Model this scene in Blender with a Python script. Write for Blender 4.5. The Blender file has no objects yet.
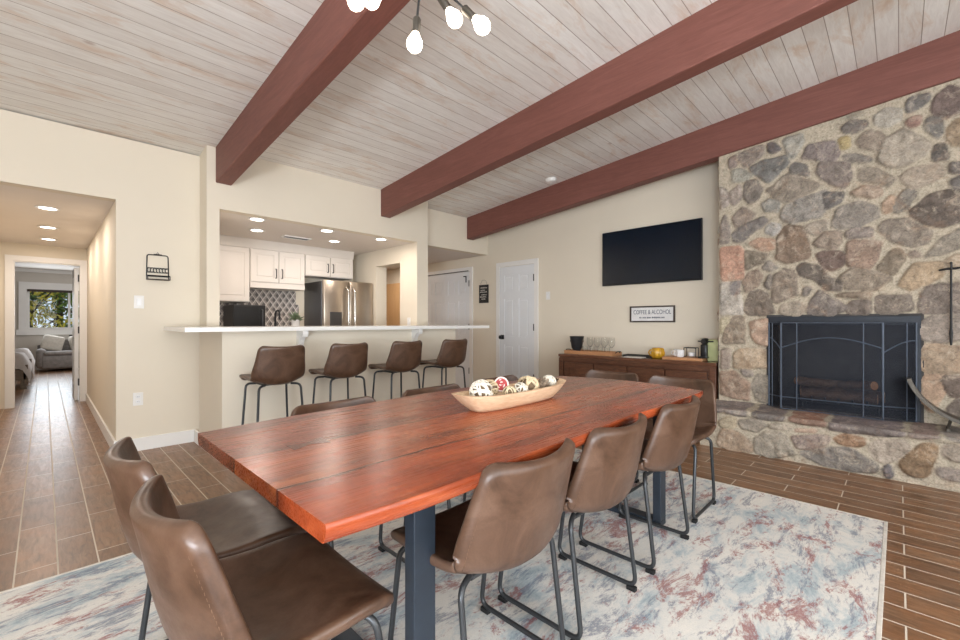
import bpy, bmesh, math, random
import numpy as np
from mathutils import Vector, Matrix, Euler

random.seed(7)
rng = np.random.default_rng(7)
scene = bpy.context.scene
COL = scene.collection
PI = math.pi

# ------------------------------------------------------------------ camera
cam_d = bpy.data.cameras.new('camera')
cam_d.sensor_width = 36.0
cam_d.lens = 427.0 / 960.0 * 36.0
cam_d.shift_y = 0.0027
cam_d.clip_start = 0.05
cam = bpy.data.objects.new('camera', cam_d)
COL.objects.link(cam)
cam.location = (0, 0, 1.15)
YAW = math.radians(44.43)
cam.rotation_euler = Vector((math.cos(YAW), math.sin(YAW), 0)).to_track_quat('-Z', 'Y').to_euler()
scene.camera = cam

# ------------------------------------------------------------------ world, exposure
world = bpy.data.worlds.new('daylight')
scene.world = world
world.use_nodes = True
wb = world.node_tree.nodes['Background']
wb.inputs[0].default_value = (0.80, 0.90, 1.0, 1)
wb.inputs[1].default_value = 1.1
scene.view_settings.view_transform = 'Standard'
scene.view_settings.look = 'None'
scene.view_settings.gamma = 1.0
scene.view_settings.use_curve_mapping = False
scene.view_settings.exposure = -0.33


def area(name, loc, target, sx, sy, power, color, spread=180):
    d = bpy.data.lights.new(name, 'AREA')
    d.shape = 'RECTANGLE'
    d.size = sx
    d.size_y = sy
    d.energy = power
    d.color = color
    d.spread = math.radians(spread)
    o = bpy.data.objects.new(name, d)
    COL.objects.link(o)
    o.location = loc
    o.rotation_euler = (Vector(target) - Vector(loc)).to_track_quat('-Z', 'Y').to_euler()
    return o


# daylight through the patio windows behind the camera and through the window in the wall beside it
area('patio_window_daylight', (0.6, -2.25, 1.75), (0.9, 2.0, 1.75), 4.4, 2.3, 160, (1.0, 0.98, 0.96))
area('side_window_daylight', (-2.25, -1.0, 1.75), (2.0, 0.2, 1.75), 2.0, 2.2, 85, (0.88, 0.94, 1.0))
# added upward fill lamps low at the unseen windows, brightening the ceiling
area('added_ceiling_fill', (0.6, -2.2, 0.75), (1.6, 0.6, 3.2), 4.0, 0.9, 60, (0.90, 0.95, 1.0))
area('added_ceiling_fill', (-2.2, -1.0, 0.85), (2.2, 0.9, 3.2), 2.0, 0.6, 240, (0.83, 0.91, 1.0))
area('bedroom_window_daylight', (0.15, 14.85, 1.45), (0.1, 10, 1.0), 0.85, 0.95, 40, (0.85, 0.93, 1.0))
area('bedroom_side_area_light', (1.9, 12.5, 1.6), (-1, 12.5, 1.0), 2.0, 1.4, 45, (0.95, 0.97, 1.0))  # area light in front of the solid bedroom side wall, no window there


# ------------------------------------------------------------------ colour and node helpers
def lin(c):
    c = c / 255.0
    return c / 12.92 if c <= 0.04045 else ((c + 0.055) / 1.055) ** 2.4


def rgb(r, g, b):
    return (lin(r), lin(g), lin(b), 1.0)


class NT:
    def __init__(self, name, rough=0.5, metal=0.0):
        self.m = bpy.data.materials.new(name)
        self.m.use_nodes = True
        self.t = self.m.node_tree
        self.b = self.t.nodes['Principled BSDF']
        self.b.inputs['Roughness'].default_value = rough
        self.b.inputs['Metallic'].default_value = metal

    def n(self, kind, **kw):
        nd = self.t.nodes.new(kind)
        for k, v in kw.items():
            setattr(nd, k, v)
        return nd

    def l(self, a, b):
        self.t.links.new(a, b)

    def coords(self, scale=(1, 1, 1), rot=(0, 0, 0), kind='Object', loc=(0, 0, 0)):
        tc = self.n('ShaderNodeTexCoord')
        mp = self.n('ShaderNodeMapping')
        mp.inputs['Scale'].default_value = scale
        mp.inputs['Rotation'].default_value = rot
        mp.inputs['Location'].default_value = loc
        self.l(tc.outputs[kind], mp.inputs[0])
        return mp.outputs[0]

    def noise(self, vec, scale, detail=4, rough=0.55, dist=0.0):
        nd = self.n('ShaderNodeTexNoise')
        nd.inputs['Scale'].default_value = scale
        nd.inputs['Detail'].default_value = detail
        nd.inputs['Roughness'].default_value = rough
        nd.inputs['Distortion'].default_value = dist
        self.l(vec, nd.inputs['Vector'])
        return nd.outputs['Fac']

    def ramp(self, fac, stops, interp='LINEAR'):
        nd = self.n('ShaderNodeValToRGB')
        cr = nd.color_ramp
        cr.interpolation = interp
        while len(cr.elements) < len(stops):
            cr.elements.new(0.5)
        for e, (p, c) in zip(cr.elements, stops):
            e.position = p
            e.color = c if len(c) == 4 else (*c, 1)
        self.l(fac, nd.inputs[0])
        return nd.outputs[0]

    def mix(self, fac, a, b, mode='MIX'):
        nd = self.n('ShaderNodeMix', data_type='RGBA', blend_type=mode)
        for sock, v in ((nd.inputs[0], fac), (nd.inputs[6], a), (nd.inputs[7], b)):
            if isinstance(v, (int, float, tuple)):
                sock.default_value = v
            else:
                self.l(v, sock)
        return nd.outputs[2]

    def math(self, op, a, b=0.0):
        nd = self.n('ShaderNodeMath', operation=op)
        for sock, v in ((nd.inputs[0], a), (nd.inputs[1], b)):
            if isinstance(v, (int, float)):
                sock.default_value = v
            else:
                self.l(v, sock)
        return nd.outputs[0]

    def base(self, c):
        if isinstance(c, tuple):
            self.b.inputs['Base Color'].default_value = c
        else:
            self.l(c, self.b.inputs['Base Color'])
        return self

    def roughness(self, sock):
        self.l(sock, self.b.inputs['Roughness'])

    def bump(self, h, strength=0.3, dist=0.01):
        nd = self.n('ShaderNodeBump')
        nd.inputs['Strength'].default_value = strength
        nd.inputs['Distance'].default_value = dist
        self.l(h, nd.inputs['Height'])
        self.l(nd.outputs[0], self.b.inputs['Normal'])


G = lambda v: (v, v, v, 1)


def plain(name, c, rough=0.5, metal=0.0, vary=0.06, scale=12, bump=0.0, coat=0.0):
    """one colour with a faint procedural mottling"""
    t = NT(name, rough, metal)
    v = t.coords()
    f = t.noise(v, scale, 3)
    hi = tuple(min(1, x * (1 + vary)) for x in c[:3]) + (1,)
    lo = tuple(x * (1 - vary) for x in c[:3]) + (1,)
    t.base(t.ramp(f, [(0.3, lo), (0.7, hi)]))
    if bump:
        t.bump(t.noise(v, scale * 8, 2), bump, 0.004)
    if coat:
        t.b.inputs['Coat Weight'].default_value = coat
        t.b.inputs['Coat Roughness'].default_value = 0.1
    return t.m


def emitter(name, c, strength):
    t = NT(name, 0.4)
    t.base(c)
    t.b.inputs['Emission Color'].default_value = c
    t.b.inputs['Emission Strength'].default_value = strength
    return t.m


def glass(name, c=(0.95, 0.97, 0.97, 1), rough=0.02):
    t = NT(name, rough)
    t.base(c)
    t.b.inputs['Transmission Weight'].default_value = 1.0
    t.b.inputs['IOR'].default_value = 1.2
    return t.m


def wood(name, stops, stretch, rough=0.45, scale=6, dist=1.6, bump=0.08, coat=0.0):
    """grain drawn out along the axis whose stretch is small"""
    t = NT(name, rough)
    v = t.coords(stretch)
    f = t.noise(v, scale, 6, 0.62, dist)
    fine = t.noise(v, scale * 7, 3, 0.6, 0.4)
    c = t.ramp(f, stops)
    c = t.mix(t.ramp(fine, [(0.35, G(0.0)), (0.7, G(0.35))]), c, stops[0][1])
    t.base(c)
    t.bump(fine, bump, 0.003)
    if coat:
        t.b.inputs['Coat Weight'].default_value = coat
        t.b.inputs['Coat Roughness'].default_value = 0.12
    return t.m


M = {}
M['wall'] = plain('cream_wall_paint', rgb(223, 213, 195), 0.75, vary=0.015, scale=2, bump=0.05)
M['wall_tan'] = plain('tan_paint', rgb(214, 186, 146), 0.7, vary=0.03, scale=2)
M['bed_wall'] = plain('grey_wall_paint', rgb(205, 198, 188), 0.75, vary=0.02, scale=2)
M['white'] = plain('white_trim_paint', rgb(232, 230, 226), 0.45, vary=0.015, scale=4)
M['door'] = plain('white_door_paint', rgb(224, 226, 228), 0.4, vary=0.015, scale=4)
M['cab'] = plain('white_cabinet_paint', rgb(222, 215, 207), 0.45, vary=0.015, scale=4)
M['soffit'] = plain('white_ceiling_paint', rgb(226, 218, 210), 0.8, vary=0.015, scale=3)
M['quartz'] = plain('white_quartz', rgb(236, 234, 230), 0.2, vary=0.02, scale=9)
M['black'] = plain('black_powder_coated_steel', rgb(36, 37, 39), 0.42, 0.3, vary=0.1, scale=30)
M['leg'] = plain('dark_grey_steel_tube', rgb(62, 64, 66), 0.4, 0.5, vary=0.08, scale=20)
M['blackplastic'] = plain('black_plastic', rgb(24, 24, 26), 0.35, vary=0.1)
M['rubber'] = plain('black_rubber', rgb(18, 18, 18), 0.8)
M['slate'] = plain('blue_black_steel', rgb(48, 56, 66), 0.45, 0.35, vary=0.12, scale=14)
M['steel'] = plain('brushed_stainless_steel', rgb(190, 178, 164), 0.28, 0.95, vary=0.06, scale=5)
M['steel_dark'] = plain('dark_stainless_steel', rgb(92, 92, 94), 0.35, 0.8, vary=0.08, scale=5)
M['navy'] = plain('blue_black_surround', rgb(24, 30, 40), 0.5, 0.2, vary=0.15)
M['chrome'] = plain('chrome', rgb(210, 208, 204), 0.15, 1.0, vary=0.02)
M['tv'] = plain('tv_panel', rgb(7, 22, 36), 0.25, vary=0.15, scale=2)
M['tvframe'] = plain('tv_frame', rgb(10, 10, 12), 0.35)
M['mesh_dark'] = plain('sooty_brick', rgb(66, 63, 62), 0.9, vary=0.25, scale=9, bump=0.1)
M['glasswin'] = glass('window_glass')
M['glassware'] = glass('clear_glassware', (0.97, 0.98, 0.98, 1))
M['bulb'] = emitter('lit_frosted_bulb', (1.0, 0.87, 0.70, 1), 12)
M['canlight'] = emitter('lit_ceiling_light', (1.0, 0.93, 0.85, 1), 9)
M['bronze'] = plain('brushed_bronze_socket', rgb(84, 80, 74), 0.4, 0.7)
M['bedding'] = plain('pale_grey_bedding', rgb(206, 200, 196), 0.9, vary=0.06, scale=7, bump=0.2)
M['throw'] = plain('grey_sofa_cover', rgb(142, 136, 132), 0.95, vary=0.2, scale=14, bump=0.5)
M['cushion'] = plain('pale_cushion_cloth', rgb(196, 188, 176), 0.95, vary=0.1, scale=20)
M['lime'] = plain('lime_plastic', rgb(196, 200, 148), 0.4, vary=0.04)
M['yellow'] = plain('amber_yellow_glaze', rgb(196, 148, 40), 0.25, vary=0.2, scale=25, coat=0.5)
M['paper'] = plain('white_paper', rgb(228, 226, 220), 0.8)
M['ceramic'] = plain('white_ceramic', rgb(236, 236, 236), 0.2)
M['charcoal'] = plain('charcoal_bucket', rgb(62, 64, 68), 0.4, 0.5, vary=0.15, scale=20)
M['leaf_dark'] = plain('green_leaf', rgb(118, 132, 104), 0.6, vary=0.3, scale=30)
M['black_matte'] = plain('matte_black_board', rgb(48, 46, 44), 0.8, vary=0.2, scale=20)
M['chalk'] = plain('chalk_white', rgb(198, 192, 184), 0.9)
M['ink'] = plain('grey_ink', rgb(96, 100, 112), 0.8)
M['signwhite'] = plain('sign_white_board', rgb(226, 224, 222), 0.7)
M['signframe'] = plain('sign_dark_wood_frame', rgb(66, 54, 46), 0.6, vary=0.2, scale=40)
M['rope'] = plain('cream_twine', rgb(206, 186, 152), 0.9, vary=0.15, scale=40, bump=0.4)
M['ropewhite'] = plain('white_twine', rgb(214, 206, 190), 0.9, vary=0.1, scale=40, bump=0.4)
M['cone'] = plain('grey_brown_pine_cone', rgb(142, 124, 104), 0.9, vary=0.3, scale=40)
M['core'] = plain('dark_ball_core', rgb(112, 92, 70), 0.95, vary=0.2, scale=30)
M['redrim'] = plain('dusty_red_curl', rgb(160, 62, 62), 0.8, vary=0.25, scale=40)
M['pinkwhite'] = plain('pale_pink_curl', rgb(232, 208, 200), 0.8, vary=0.1, scale=40)
M['bark'] = plain('charred_bark', rgb(84, 64, 50), 0.9, vary=0.4, scale=18, bump=0.6)
M['logend'] = plain('cut_log_wood', rgb(178, 128, 88), 0.8, vary=0.2, scale=20)
M['trunk'] = plain('tree_bark', rgb(84, 70, 56), 0.9, vary=0.3)
for nm, c in (('leaf_green', (112, 134, 52)), ('leaf_yellow', (196, 176, 60)), ('leaf_orange', (186, 108, 44)), ('leaf_deep', (66, 92, 44))):
    M[nm] = plain(nm, rgb(*c), 0.7, vary=0.35, scale=6)
M['lawn'] = plain('lawn_grass', rgb(120, 140, 70), 0.9, vary=0.25, scale=8)

M['bowl'] = wood('pale_carved_wood', [(0.2, rgb(196, 158, 122)), (0.55, rgb(222, 194, 160)), (0.85, rgb(236, 216, 188))], (1.2, 8, 8), 0.6, 5)
M['board'] = wood('honey_wood_board', [(0.2, rgb(168, 116, 76)), (0.6, rgb(200, 148, 106)), (0.9, rgb(214, 168, 126))], (8, 1, 8), 0.5, 6)
M['sideboard'] = wood('dark_walnut_stain', [(0.25, rgb(46, 29, 21)), (0.5, rgb(98, 62, 44)), (0.8, rgb(140, 94, 66))], (9, 1.2, 9), 0.42, 5)
M['sidetop'] = wood('dark_walnut_top', [(0.2, rgb(66, 42, 32)), (0.55, rgb(110, 70, 50)), (0.9, rgb(142, 98, 72))], (9, 1.2, 9), 0.25, 5, coat=0.3)
M['bedwood'] = wood('grey_oak_bed', [(0.2, rgb(96, 84, 72)), (0.9, rgb(150, 134, 116))], (2, 8, 8), 0.6, 5)
M['tandoor'] = wood('light_maple_door', [(0.2, rgb(206, 164, 116)), (0.9, rgb(226, 190, 144))], (8, 8, 0.8), 0.5, 4)
M['beam'] = wood('red_brown_stained_beam', [(0.15, rgb(98, 58, 50)), (0.5, rgb(119, 73, 63)), (0.85, rgb(134, 87, 77))], (6, 0.5, 6), 0.6, 4, bump=0.15)


def leather():
    t = NT('brown_leather', 0.4)
    v = t.coords()
    f = t.noise(v, 6, 6, 0.66, 0.8)
    c = t.ramp(f, [(0.3, rgb(58, 39, 27)), (0.5, rgb(86, 62, 47)), (0.8, rgb(110, 85, 69))])
    fine = t.noise(v, 160, 2, 0.5)
    c = t.mix(t.ramp(fine, [(0.45, G(0)), (0.75, G(0.25))]), c, rgb(70, 50, 38))
    t.base(c)
    t.roughness(t.ramp(t.noise(v, 18, 3), [(0.3, G(0.30)), (0.7, G(0.46))]))
    t.bump(fine, 0.12, 0.002)
    return t.m


M['leather'] = leather()
M['stitch'] = plain('tan_stitching', rgb(100, 76, 58), 0.7)


def tile_floor():
    t = NT('wood_look_tile', 0.35)
    v = t.coords(rot=(0, 0, PI / 2), loc=(-0.02, -0.0445, 0))
    br = t.n('ShaderNodeTexBrick')
    br.offset = 0.5
    br.offset_frequency = 2
    br.inputs['Scale'].default_value = 1.0
    br.inputs['Brick Width'].default_value = 0.58
    br.inputs['Row Height'].default_value = 0.14
    br.inputs['Mortar Size'].default_value = 0.0032
    br.inputs['Mortar Smooth'].default_value = 0.1
    br.inputs['Bias'].default_value = 0.0
    br.inputs['Color1'].default_value = G(0.0)
    br.inputs['Color2'].default_value = G(1.0)
    br.inputs['Mortar'].default_value = G(0.5)
    t.l(v, br.inputs['Vector'])
    o = t.coords((9, 1.3, 1))
    grain = t.noise(o, 5, 6, 0.65, 0.8)
    blot = t.noise(t.coords((1.5, 1.0, 1)), 6, 5, 0.65, 0.6)
    c = t.ramp(grain, [(0.25, rgb(92, 70, 54)), (0.5, rgb(138, 106, 80)), (0.78, rgb(170, 134, 104))])
    c = t.mix(t.ramp(blot, [(0.42, G(0)), (0.7, G(0.65))]), c, rgb(162, 114, 76))
    c = t.mix(t.ramp(t.noise(t.coords((2, 1, 1), loc=(4, 2, 0)), 4, 5, 0.7), [(0.5, G(0)), (0.8, G(0.5))]), c, rgb(104, 92, 82))
    tone = t.mix(br.outputs['Color'], rgb(196, 186, 178), rgb(255, 250, 244))
    c = t.mix(0.75, c, tone, 'MULTIPLY')
    c = t.mix(br.outputs['Fac'], c, rgb(206, 194, 178))
    t.base(c)
    t.roughness(t.mix(br.outputs['Fac'], t.ramp(grain, [(0.2, G(0.42)), (0.8, G(0.28))]), G(0.8)))
    h = t.mix(br.outputs['Fac'], t.ramp(grain, [(0, G(0.8)), (1, G(1))]), G(0.0))
    t.bump(h, 0.35, 0.003)
    return t.m


M['floor'] = tile_floor()


def plank_ceiling():
    t = NT('whitewashed_plank_ceiling', 0.7)
    v = t.coords(loc=(27.0, 0, 0))
    br = t.n('ShaderNodeTexBrick')
    br.offset = 0.43
    br.inputs['Scale'].default_value = 1.0
    br.inputs['Brick Width'].default_value = 80.0
    br.inputs['Row Height'].default_value = 0.12
    br.inputs['Mortar Size'].default_value = 0.0028
    br.inputs['Mortar Smooth'].default_value = 0.3
    br.inputs['Color1'].default_value = G(0)
    br.inputs['Color2'].default_value = G(1)
    br.inputs['Mortar'].default_value = G(0.5)
    t.l(v, br.inputs['Vector'])
    s = t.coords((0.9, 7, 7))
    grain = t.noise(s, 5, 6, 0.65, 0.7)
    worn = t.noise(t.coords((0.8, 2.6, 2.6)), 2.4, 6, 0.7, 0.5)
    c = t.ramp(grain, [(0.25, rgb(220, 217, 213)), (0.55, rgb(234, 233, 230)), (0.8, rgb(242, 242, 240))])
    c = t.mix(t.ramp(worn, [(0.52, G(0)), (0.70, G(0.6))]), c, rgb(206, 176, 148))
    tone = t.mix(br.outputs['Color'], rgb(240, 236, 232), rgb(255, 254, 252))
    c = t.mix(0.9, c, tone, 'MULTIPLY')
    kn = t.n('ShaderNodeTexVoronoi')
    kn.inputs['Scale'].default_value = 2.1
    t.l(t.coords((0.7, 1.2, 1.2)), kn.inputs['Vector'])
    knot = t.ramp(kn.outputs['Distance'], [(0.0, G(0.6)), (0.03, G(0.4)), (0.06, G(0))])
    c = t.mix(knot, c, rgb(140, 100, 74))
    c = t.mix(t.math('MULTIPLY', br.outputs['Fac'], 0.7), c, rgb(128, 106, 90))
    t.base(c)
    t.bump(t.math('SUBTRACT', 1.0, br.outputs['Fac']), 0.6, 0.006)
    return t.m


M['planks'] = plank_ceiling()


def table_wood():
    t = NT('red_acacia_slab', 0.2)
    v = t.coords((0.6, 2.7, 2.7))
    f = t.noise(v, 2.4, 5, 0.55, 1.6)
    fine = t.noise(t.coords((1.2, 30, 30)), 5, 4, 0.6, 0.3)
    c = t.ramp(f, [(0.25, rgb(112, 52, 30)), (0.42, rgb(146, 72, 42)), (0.56, rgb(164, 84, 50)), (0.72, rgb(178, 102, 64)), (0.9, rgb(196, 128, 90))])
    c = t.mix(t.ramp(fine, [(0.4, G(0)), (0.8, G(0.16))]), c, rgb(112, 48, 26))
    dk = t.noise(t.coords((0.6, 2.2, 2.2), loc=(2.3, 0.7, 0)), 2.0, 5, 0.62, 1.2)
    c = t.mix(t.ramp(dk, [(0.5, G(0)), (0.68, G(0.6))]), c, rgb(92, 46, 28))
    lt = t.noise(t.coords((0.5, 2.6, 2.6), loc=(6.1, 1.7, 0)), 2.2, 5, 0.6, 1.0)
    c = t.mix(t.ramp(lt, [(0.54, G(0)), (0.7, G(0.5))]), c, rgb(204, 122, 72))
    # three boards across the width, each with its own tone, and the seams between them
    tc = t.n('ShaderNodeTexCoord')
    sp = t.n('ShaderNodeSeparateXYZ')
    t.l(tc.outputs['Object'], sp.inputs[0])
    wob = t.math('MULTIPLY', t.math('SUBTRACT', t.noise(t.coords((0.8, 0, 0)), 3, 2), 0.5), 0.05)
    y = t.math('ADD', sp.outputs[1], wob)
    boards = t.ramp(t.math('ADD', y, 0.5), [(0.0, rgb(250, 216, 194)), (0.21, rgb(255, 246, 232)), (0.535, rgb(206, 184, 172))], 'CONSTANT')
    c = t.mix(0.8, c, boards, 'MULTIPLY')
    for ys in (-0.29, 0.035):
        d = t.math('ABSOLUTE', t.math('SUBTRACT', y, ys))
        ln = t.ramp(d, [(0.0, G(0.9)), (0.004, G(0.7)), (0.009, G(0))])
        c = t.mix(ln, c, rgb(66, 32, 22))
    # knots and filled cracks
    kn = t.n('ShaderNodeTexVoronoi')
    kn.inputs['Scale'].default_value = 2.3
    t.l(t.coords((0.55, 1.7, 1.7), loc=(0.35, 0.2, 0)), kn.inputs['Vector'])
    c = t.mix(t.ramp(kn.outputs['Distance'], [(0.0, G(0.85)), (0.06, G(0.5)), (0.13, G(0))]), c, rgb(62, 28, 18))
    t.base(c)
    t.roughness(t.ramp(fine, [(0.3, G(0.24)), (0.8, G(0.34))]))
    t.bump(fine, 0.015, 0.001)
    return t.m


M['table'] = table_wood()


def rug_cloth():
    t = NT('distressed_abstract_rug', 0.95)
    v = t.coords((1.0, 2.0, 1.0), rot=(0, 0, 0.35))
    big = t.noise(v, 2.8, 8, 0.76, 0.5)
    mid = t.noise(t.coords((1.0, 3.0, 1.0), rot=(0, 0, 0.5), loc=(3, 1, 0)), 3.6, 8, 0.80, 0.4)
    red = t.noise(t.coords((1.1, 2.6, 1.0), rot=(0, 0, 0.15), loc=(7, 5, 0)), 3.1, 8, 0.82, 0.5)
    fine = t.noise(t.coords((1, 1, 1)), 240, 2, 0.6)
    c = t.ramp(big, [(0.28, rgb(128, 144, 154)), (0.40, rgb(176, 188, 192)), (0.50, rgb(216, 214, 208)), (0.68, rgb(232, 226, 216))])
    c = t.mix(t.ramp(mid, [(0.52, G(0)), (0.60, G(0.75)), (0.67, G(0.08))]), c, rgb(92, 100, 124))
    c = t.mix(t.ramp(red, [(0.53, G(0)), (0.60, G(0.85)), (0.68, G(0.2))]), c, rgb(146, 72, 68))
    c = t.mix(t.ramp(fine, [(0.4, G(0.0)), (0.8, G(0.18))]), c, rgb(130, 126, 122))
    t.base(c)
    t.bump(fine, 0.4, 0.004)
    return t.m


M['rug'] = rug_cloth()
M['rugedge'] = plain('rug_binding', rgb(206, 200, 190), 0.95, vary=0.1, scale=30)


def stone_mat():
    t = NT('fieldstone_and_mortar', 0.85)
    at = t.n('ShaderNodeAttribute')
    at.attribute_name = 'stone_colour'
    v = t.coords()
    f = t.noise(v, 22, 7, 0.72, 0.9)
    c = t.mix(0.85, at.outputs['Color'], t.ramp(f, [(0.28, G(0.30)), (0.42, G(0.80)), (0.55, G(1.0)), (0.75, G(1.25))]), 'MULTIPLY')
    pal = t.noise(t.coords(loc=(3, 3, 3)), 11, 6, 0.72, 0.8)
    c = t.mix(t.ramp(pal, [(0.52, G(0)), (0.68, G(0.55))]), c, rgb(204, 190, 170))
    sp = t.noise(t.coords(loc=(2, 9, 4)), 75, 4, 0.7, 0.4)
    c = t.mix(0.6, c, t.ramp(sp, [(0.3, G(0.35)), (0.48, G(0.95)), (0.7, G(1.3))]), 'MULTIPLY')
    wm = t.noise(t.coords(loc=(7, 1, 5)), 6, 5, 0.7, 0.8)
    c = t.mix(t.ramp(wm, [(0.55, G(0)), (0.75, G(0.30))]), c, rgb(176, 132, 96))
    t.base(c)
    t.bump(t.noise(v, 45, 6, 0.75), 0.9, 0.012)
    return t.m


M['stone'] = stone_mat()


def splash():
    """grey and white lozenges"""
    t = NT('lozenge_backsplash_tile', 0.3)
    tc = t.n('ShaderNodeTexCoord')
    sp = t.n('ShaderNodeSeparateXYZ')
    t.l(tc.outputs['Object'], sp.inputs[0])
    x = t.math('MULTIPLY', sp.outputs[0], 11.0)
    z = t.math('MULTIPLY', sp.outputs[2], 7.5)
    a = t.math('FRACT', t.math('ADD', t.math('ADD', x, z), 50))
    b = t.math('FRACT', t.math('ADD', t.math('SUBTRACT', x, z), 50))
    m = t.math('MULTIPLY', t.math('GREATER_THAN', a, 0.45), t.math('GREATER_THAN', b, 0.45))
    ln = t.math('MAXIMUM', t.math('LESS_THAN', a, 0.12), t.math('LESS_THAN', b, 0.12))
    c = t.mix(m, rgb(158, 150, 144), rgb(104, 98, 96))
    c = t.mix(ln, c, rgb(222, 214, 206))
    t.base(c)
    return t.m


M['splash'] = splash()


def screen_mesh():
    t = NT('woven_wire_mesh', 0.5, 0.4)
    t.base(rgb(20, 28, 42))
    t.b.inputs['Alpha'].default_value = 0.45
    return t.m


M['wire'] = screen_mesh()


# ------------------------------------------------------------------ mesh helpers
class MB:
    def __init__(self):
        self.bm = bmesh.new()

    def box(self, x0, x1, y0, y1, z0, z1, bevel=0.0):
        a, b = self.bm, [Vector((x, y, z)) for x in (x0, x1) for y in (y0, y1) for z in (z0, z1)]
        vs = [a.verts.new(p) for p in b]
        fs = [(0, 1, 3, 2), (4, 6, 7, 5), (0, 4, 5, 1), (2, 3, 7, 6), (0, 2, 6, 4), (1, 5, 7, 3)]
        nf = [a.faces.new([vs[i] for i in f]) for f in fs]
        if bevel:
            es = list({e for f in nf for e in f.edges})
            bmesh.ops.bevel(a, geom=es, offset=bevel, segments=2, affect='EDGES', profile=0.5)
        return self

    def prism(self, pts, vec):
        """polygon pts (3-D) swept along vec"""
        a = self.bm
        v0 = [a.verts.new(p) for p in pts]
        v1 = [a.verts.new(Vector(p) + Vector(vec)) for p in pts]
        n = len(pts)
        a.faces.new(v0)
        a.faces.new(v1[::-1])
        for i in range(n):
            a.faces.new((v0[i], v1[i], v1[(i + 1) % n], v0[(i + 1) % n]))
        return self

    def tube(self, pts, r, segs=10, closed=False, caps=True):
        a = self.bm
        P = [Vector(p) for p in pts]
        n = len(P)
        rings = []
        up = None
        for i in range(n):
            if closed:
                d = (P[(i + 1) % n] - P[i - 1]).normalized()
            else:
                d = (P[min(i + 1, n - 1)] - P[max(i - 1, 0)]).normalized()
            if up is None:
                up = d.orthogonal().normalized()
            up = (up - d * up.dot(d))
            up = up.normalized() if up.length > 1e-6 else d.orthogonal().normalized()
            s = d.cross(up)
            rr = r[i] if isinstance(r, (list, tuple)) else r
            rings.append([a.verts.new(P[i] + (up * math.cos(t) + s * math.sin(t)) * rr)
                          for t in (2 * PI * k / segs for k in range(segs))])
        m = n if closed else n - 1
        for i in range(m):
            A, B = rings[i], rings[(i + 1) % n]
            for k in range(segs):
                a.faces.new((A[k], A[(k + 1) % segs], B[(k + 1) % segs], B[k]))
        if not closed and caps:
            a.faces.new(rings[0][::-1])
            a.faces.new(rings[-1])
        return self

    def lathe(self, prof, cx=0, cy=0, cz=0, segs=24, axis='z'):
        a = self.bm
        rings = []

        def put(x, y, z):
            if axis == 'x':
                return (cx + z, cy + x, cz + y)
            if axis == 'y':
                return (cx + x, cy + z, cz + y)
            return (cx + x, cy + y, cz + z)
        for r, z in prof:
            if r < 1e-5:
                rings.append([a.verts.new(put(0, 0, z))])
            else:
                rings.append([a.verts.new(put(r * math.cos(2 * PI * k / segs), r * math.sin(2 * PI * k / segs), z)) for k in range(segs)])
        for A, B in zip(rings, rings[1:]):
            for k in range(segs):
                q = [A[k % len(A)], A[(k + 1) % len(A)], B[(k + 1) % len(B)], B[k % len(B)]]
                q = list(dict.fromkeys(q))
                if len(q) > 2:
                    a.faces.new(q)
        return self

    def sphere(self, c, r, sx=1, sy=1, sz=1, u=16, v=10):
        mt = Matrix.Translation(c) @ Matrix.Diagonal((sx, sy, sz, 1))
        bmesh.ops.create_uvsphere(self.bm, u_segments=u, v_segments=v, radius=r, matrix=mt)
        return self

    def grid(self, nu, nv, fn):
        vs = [[self.bm.verts.new(fn(i / (nu - 1), j / (nv - 1))) for j in range(nv)] for i in range(nu)]
        for i in range(nu - 1):
            for j in range(nv - 1):
                self.bm.faces.new((vs[i][j], vs[i + 1][j], vs[i + 1][j + 1], vs[i][j + 1]))
        return vs

    def build(self, name, mat, parent=None, smooth=False, loc=None):
        bmesh.ops.recalc_face_normals(self.bm, faces=self.bm.faces)
        me = bpy.data.meshes.new(name)
        self.bm.to_mesh(me)
        self.bm.free()
        me.materials.append(M[mat] if isinstance(mat, str) else mat)
        if smooth:
            for p in me.polygons:
                p.use_smooth = True
            if smooth != 'all':
                try:
                    me.set_sharp_from_angle(angle=math.radians(42))
                except Exception:
                    pass
        o = bpy.data.objects.new(name, me)
        COL.objects.link(o)
        if parent:
            o.parent = parent
        if loc:
            o.location = loc
        return o


def fillet(pts, r, n=5):
    """round the inner corners of a polyline"""
    P = [Vector(p) for p in pts]
    out = [P[0]]
    for i in range(1, len(P) - 1):
        a, b, c = P[i - 1], P[i], P[i + 1]
        d1, d2 = (a - b), (c - b)
        rr = min(r, d1.length * 0.48, d2.length * 0.48)
        p0, p1 = b + d1.normalized() * rr, b + d2.normalized() * rr
        for k in range(n + 1):
            t = k / n
            out.append(p0 * (1 - t) ** 2 + b * 2 * t * (1 - t) + p1 * t * t)
    out.append(P[-1])
    return out


def tag(o, label, cat, group=None, kind=None):
    o['label'] = label
    o['category'] = cat
    if group:
        o['group'] = group
    if kind:
        o['kind'] = kind
    return o


def thing(name, loc, label, cat, group=None, rz=0.0, kind=None):
    o = bpy.data.objects.new(name, None)
    o.empty_display_size = 0.1
    COL.objects.link(o)
    o.location = loc
    o.rotation_euler = (0, 0, rz)
    return tag(o, label, cat, group, kind)


def struct(o, label=None, cat=None):
    o['kind'] = 'structure'
    if label:
        o['label'] = label
        o['category'] = cat
    return o


def dup(root, loc, rz, label, name=None):
    r = root.copy()
    COL.objects.link(r)
    r.location = loc
    r.rotation_euler = (0, 0, rz)
    r['label'] = label
    for ch in list(root.children):
        c = ch.copy()
        COL.objects.link(c)
        c.parent = r
        for g in list(ch.children):
            d = g.copy()
            COL.objects.link(d)
            d.parent = c
    return r


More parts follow.
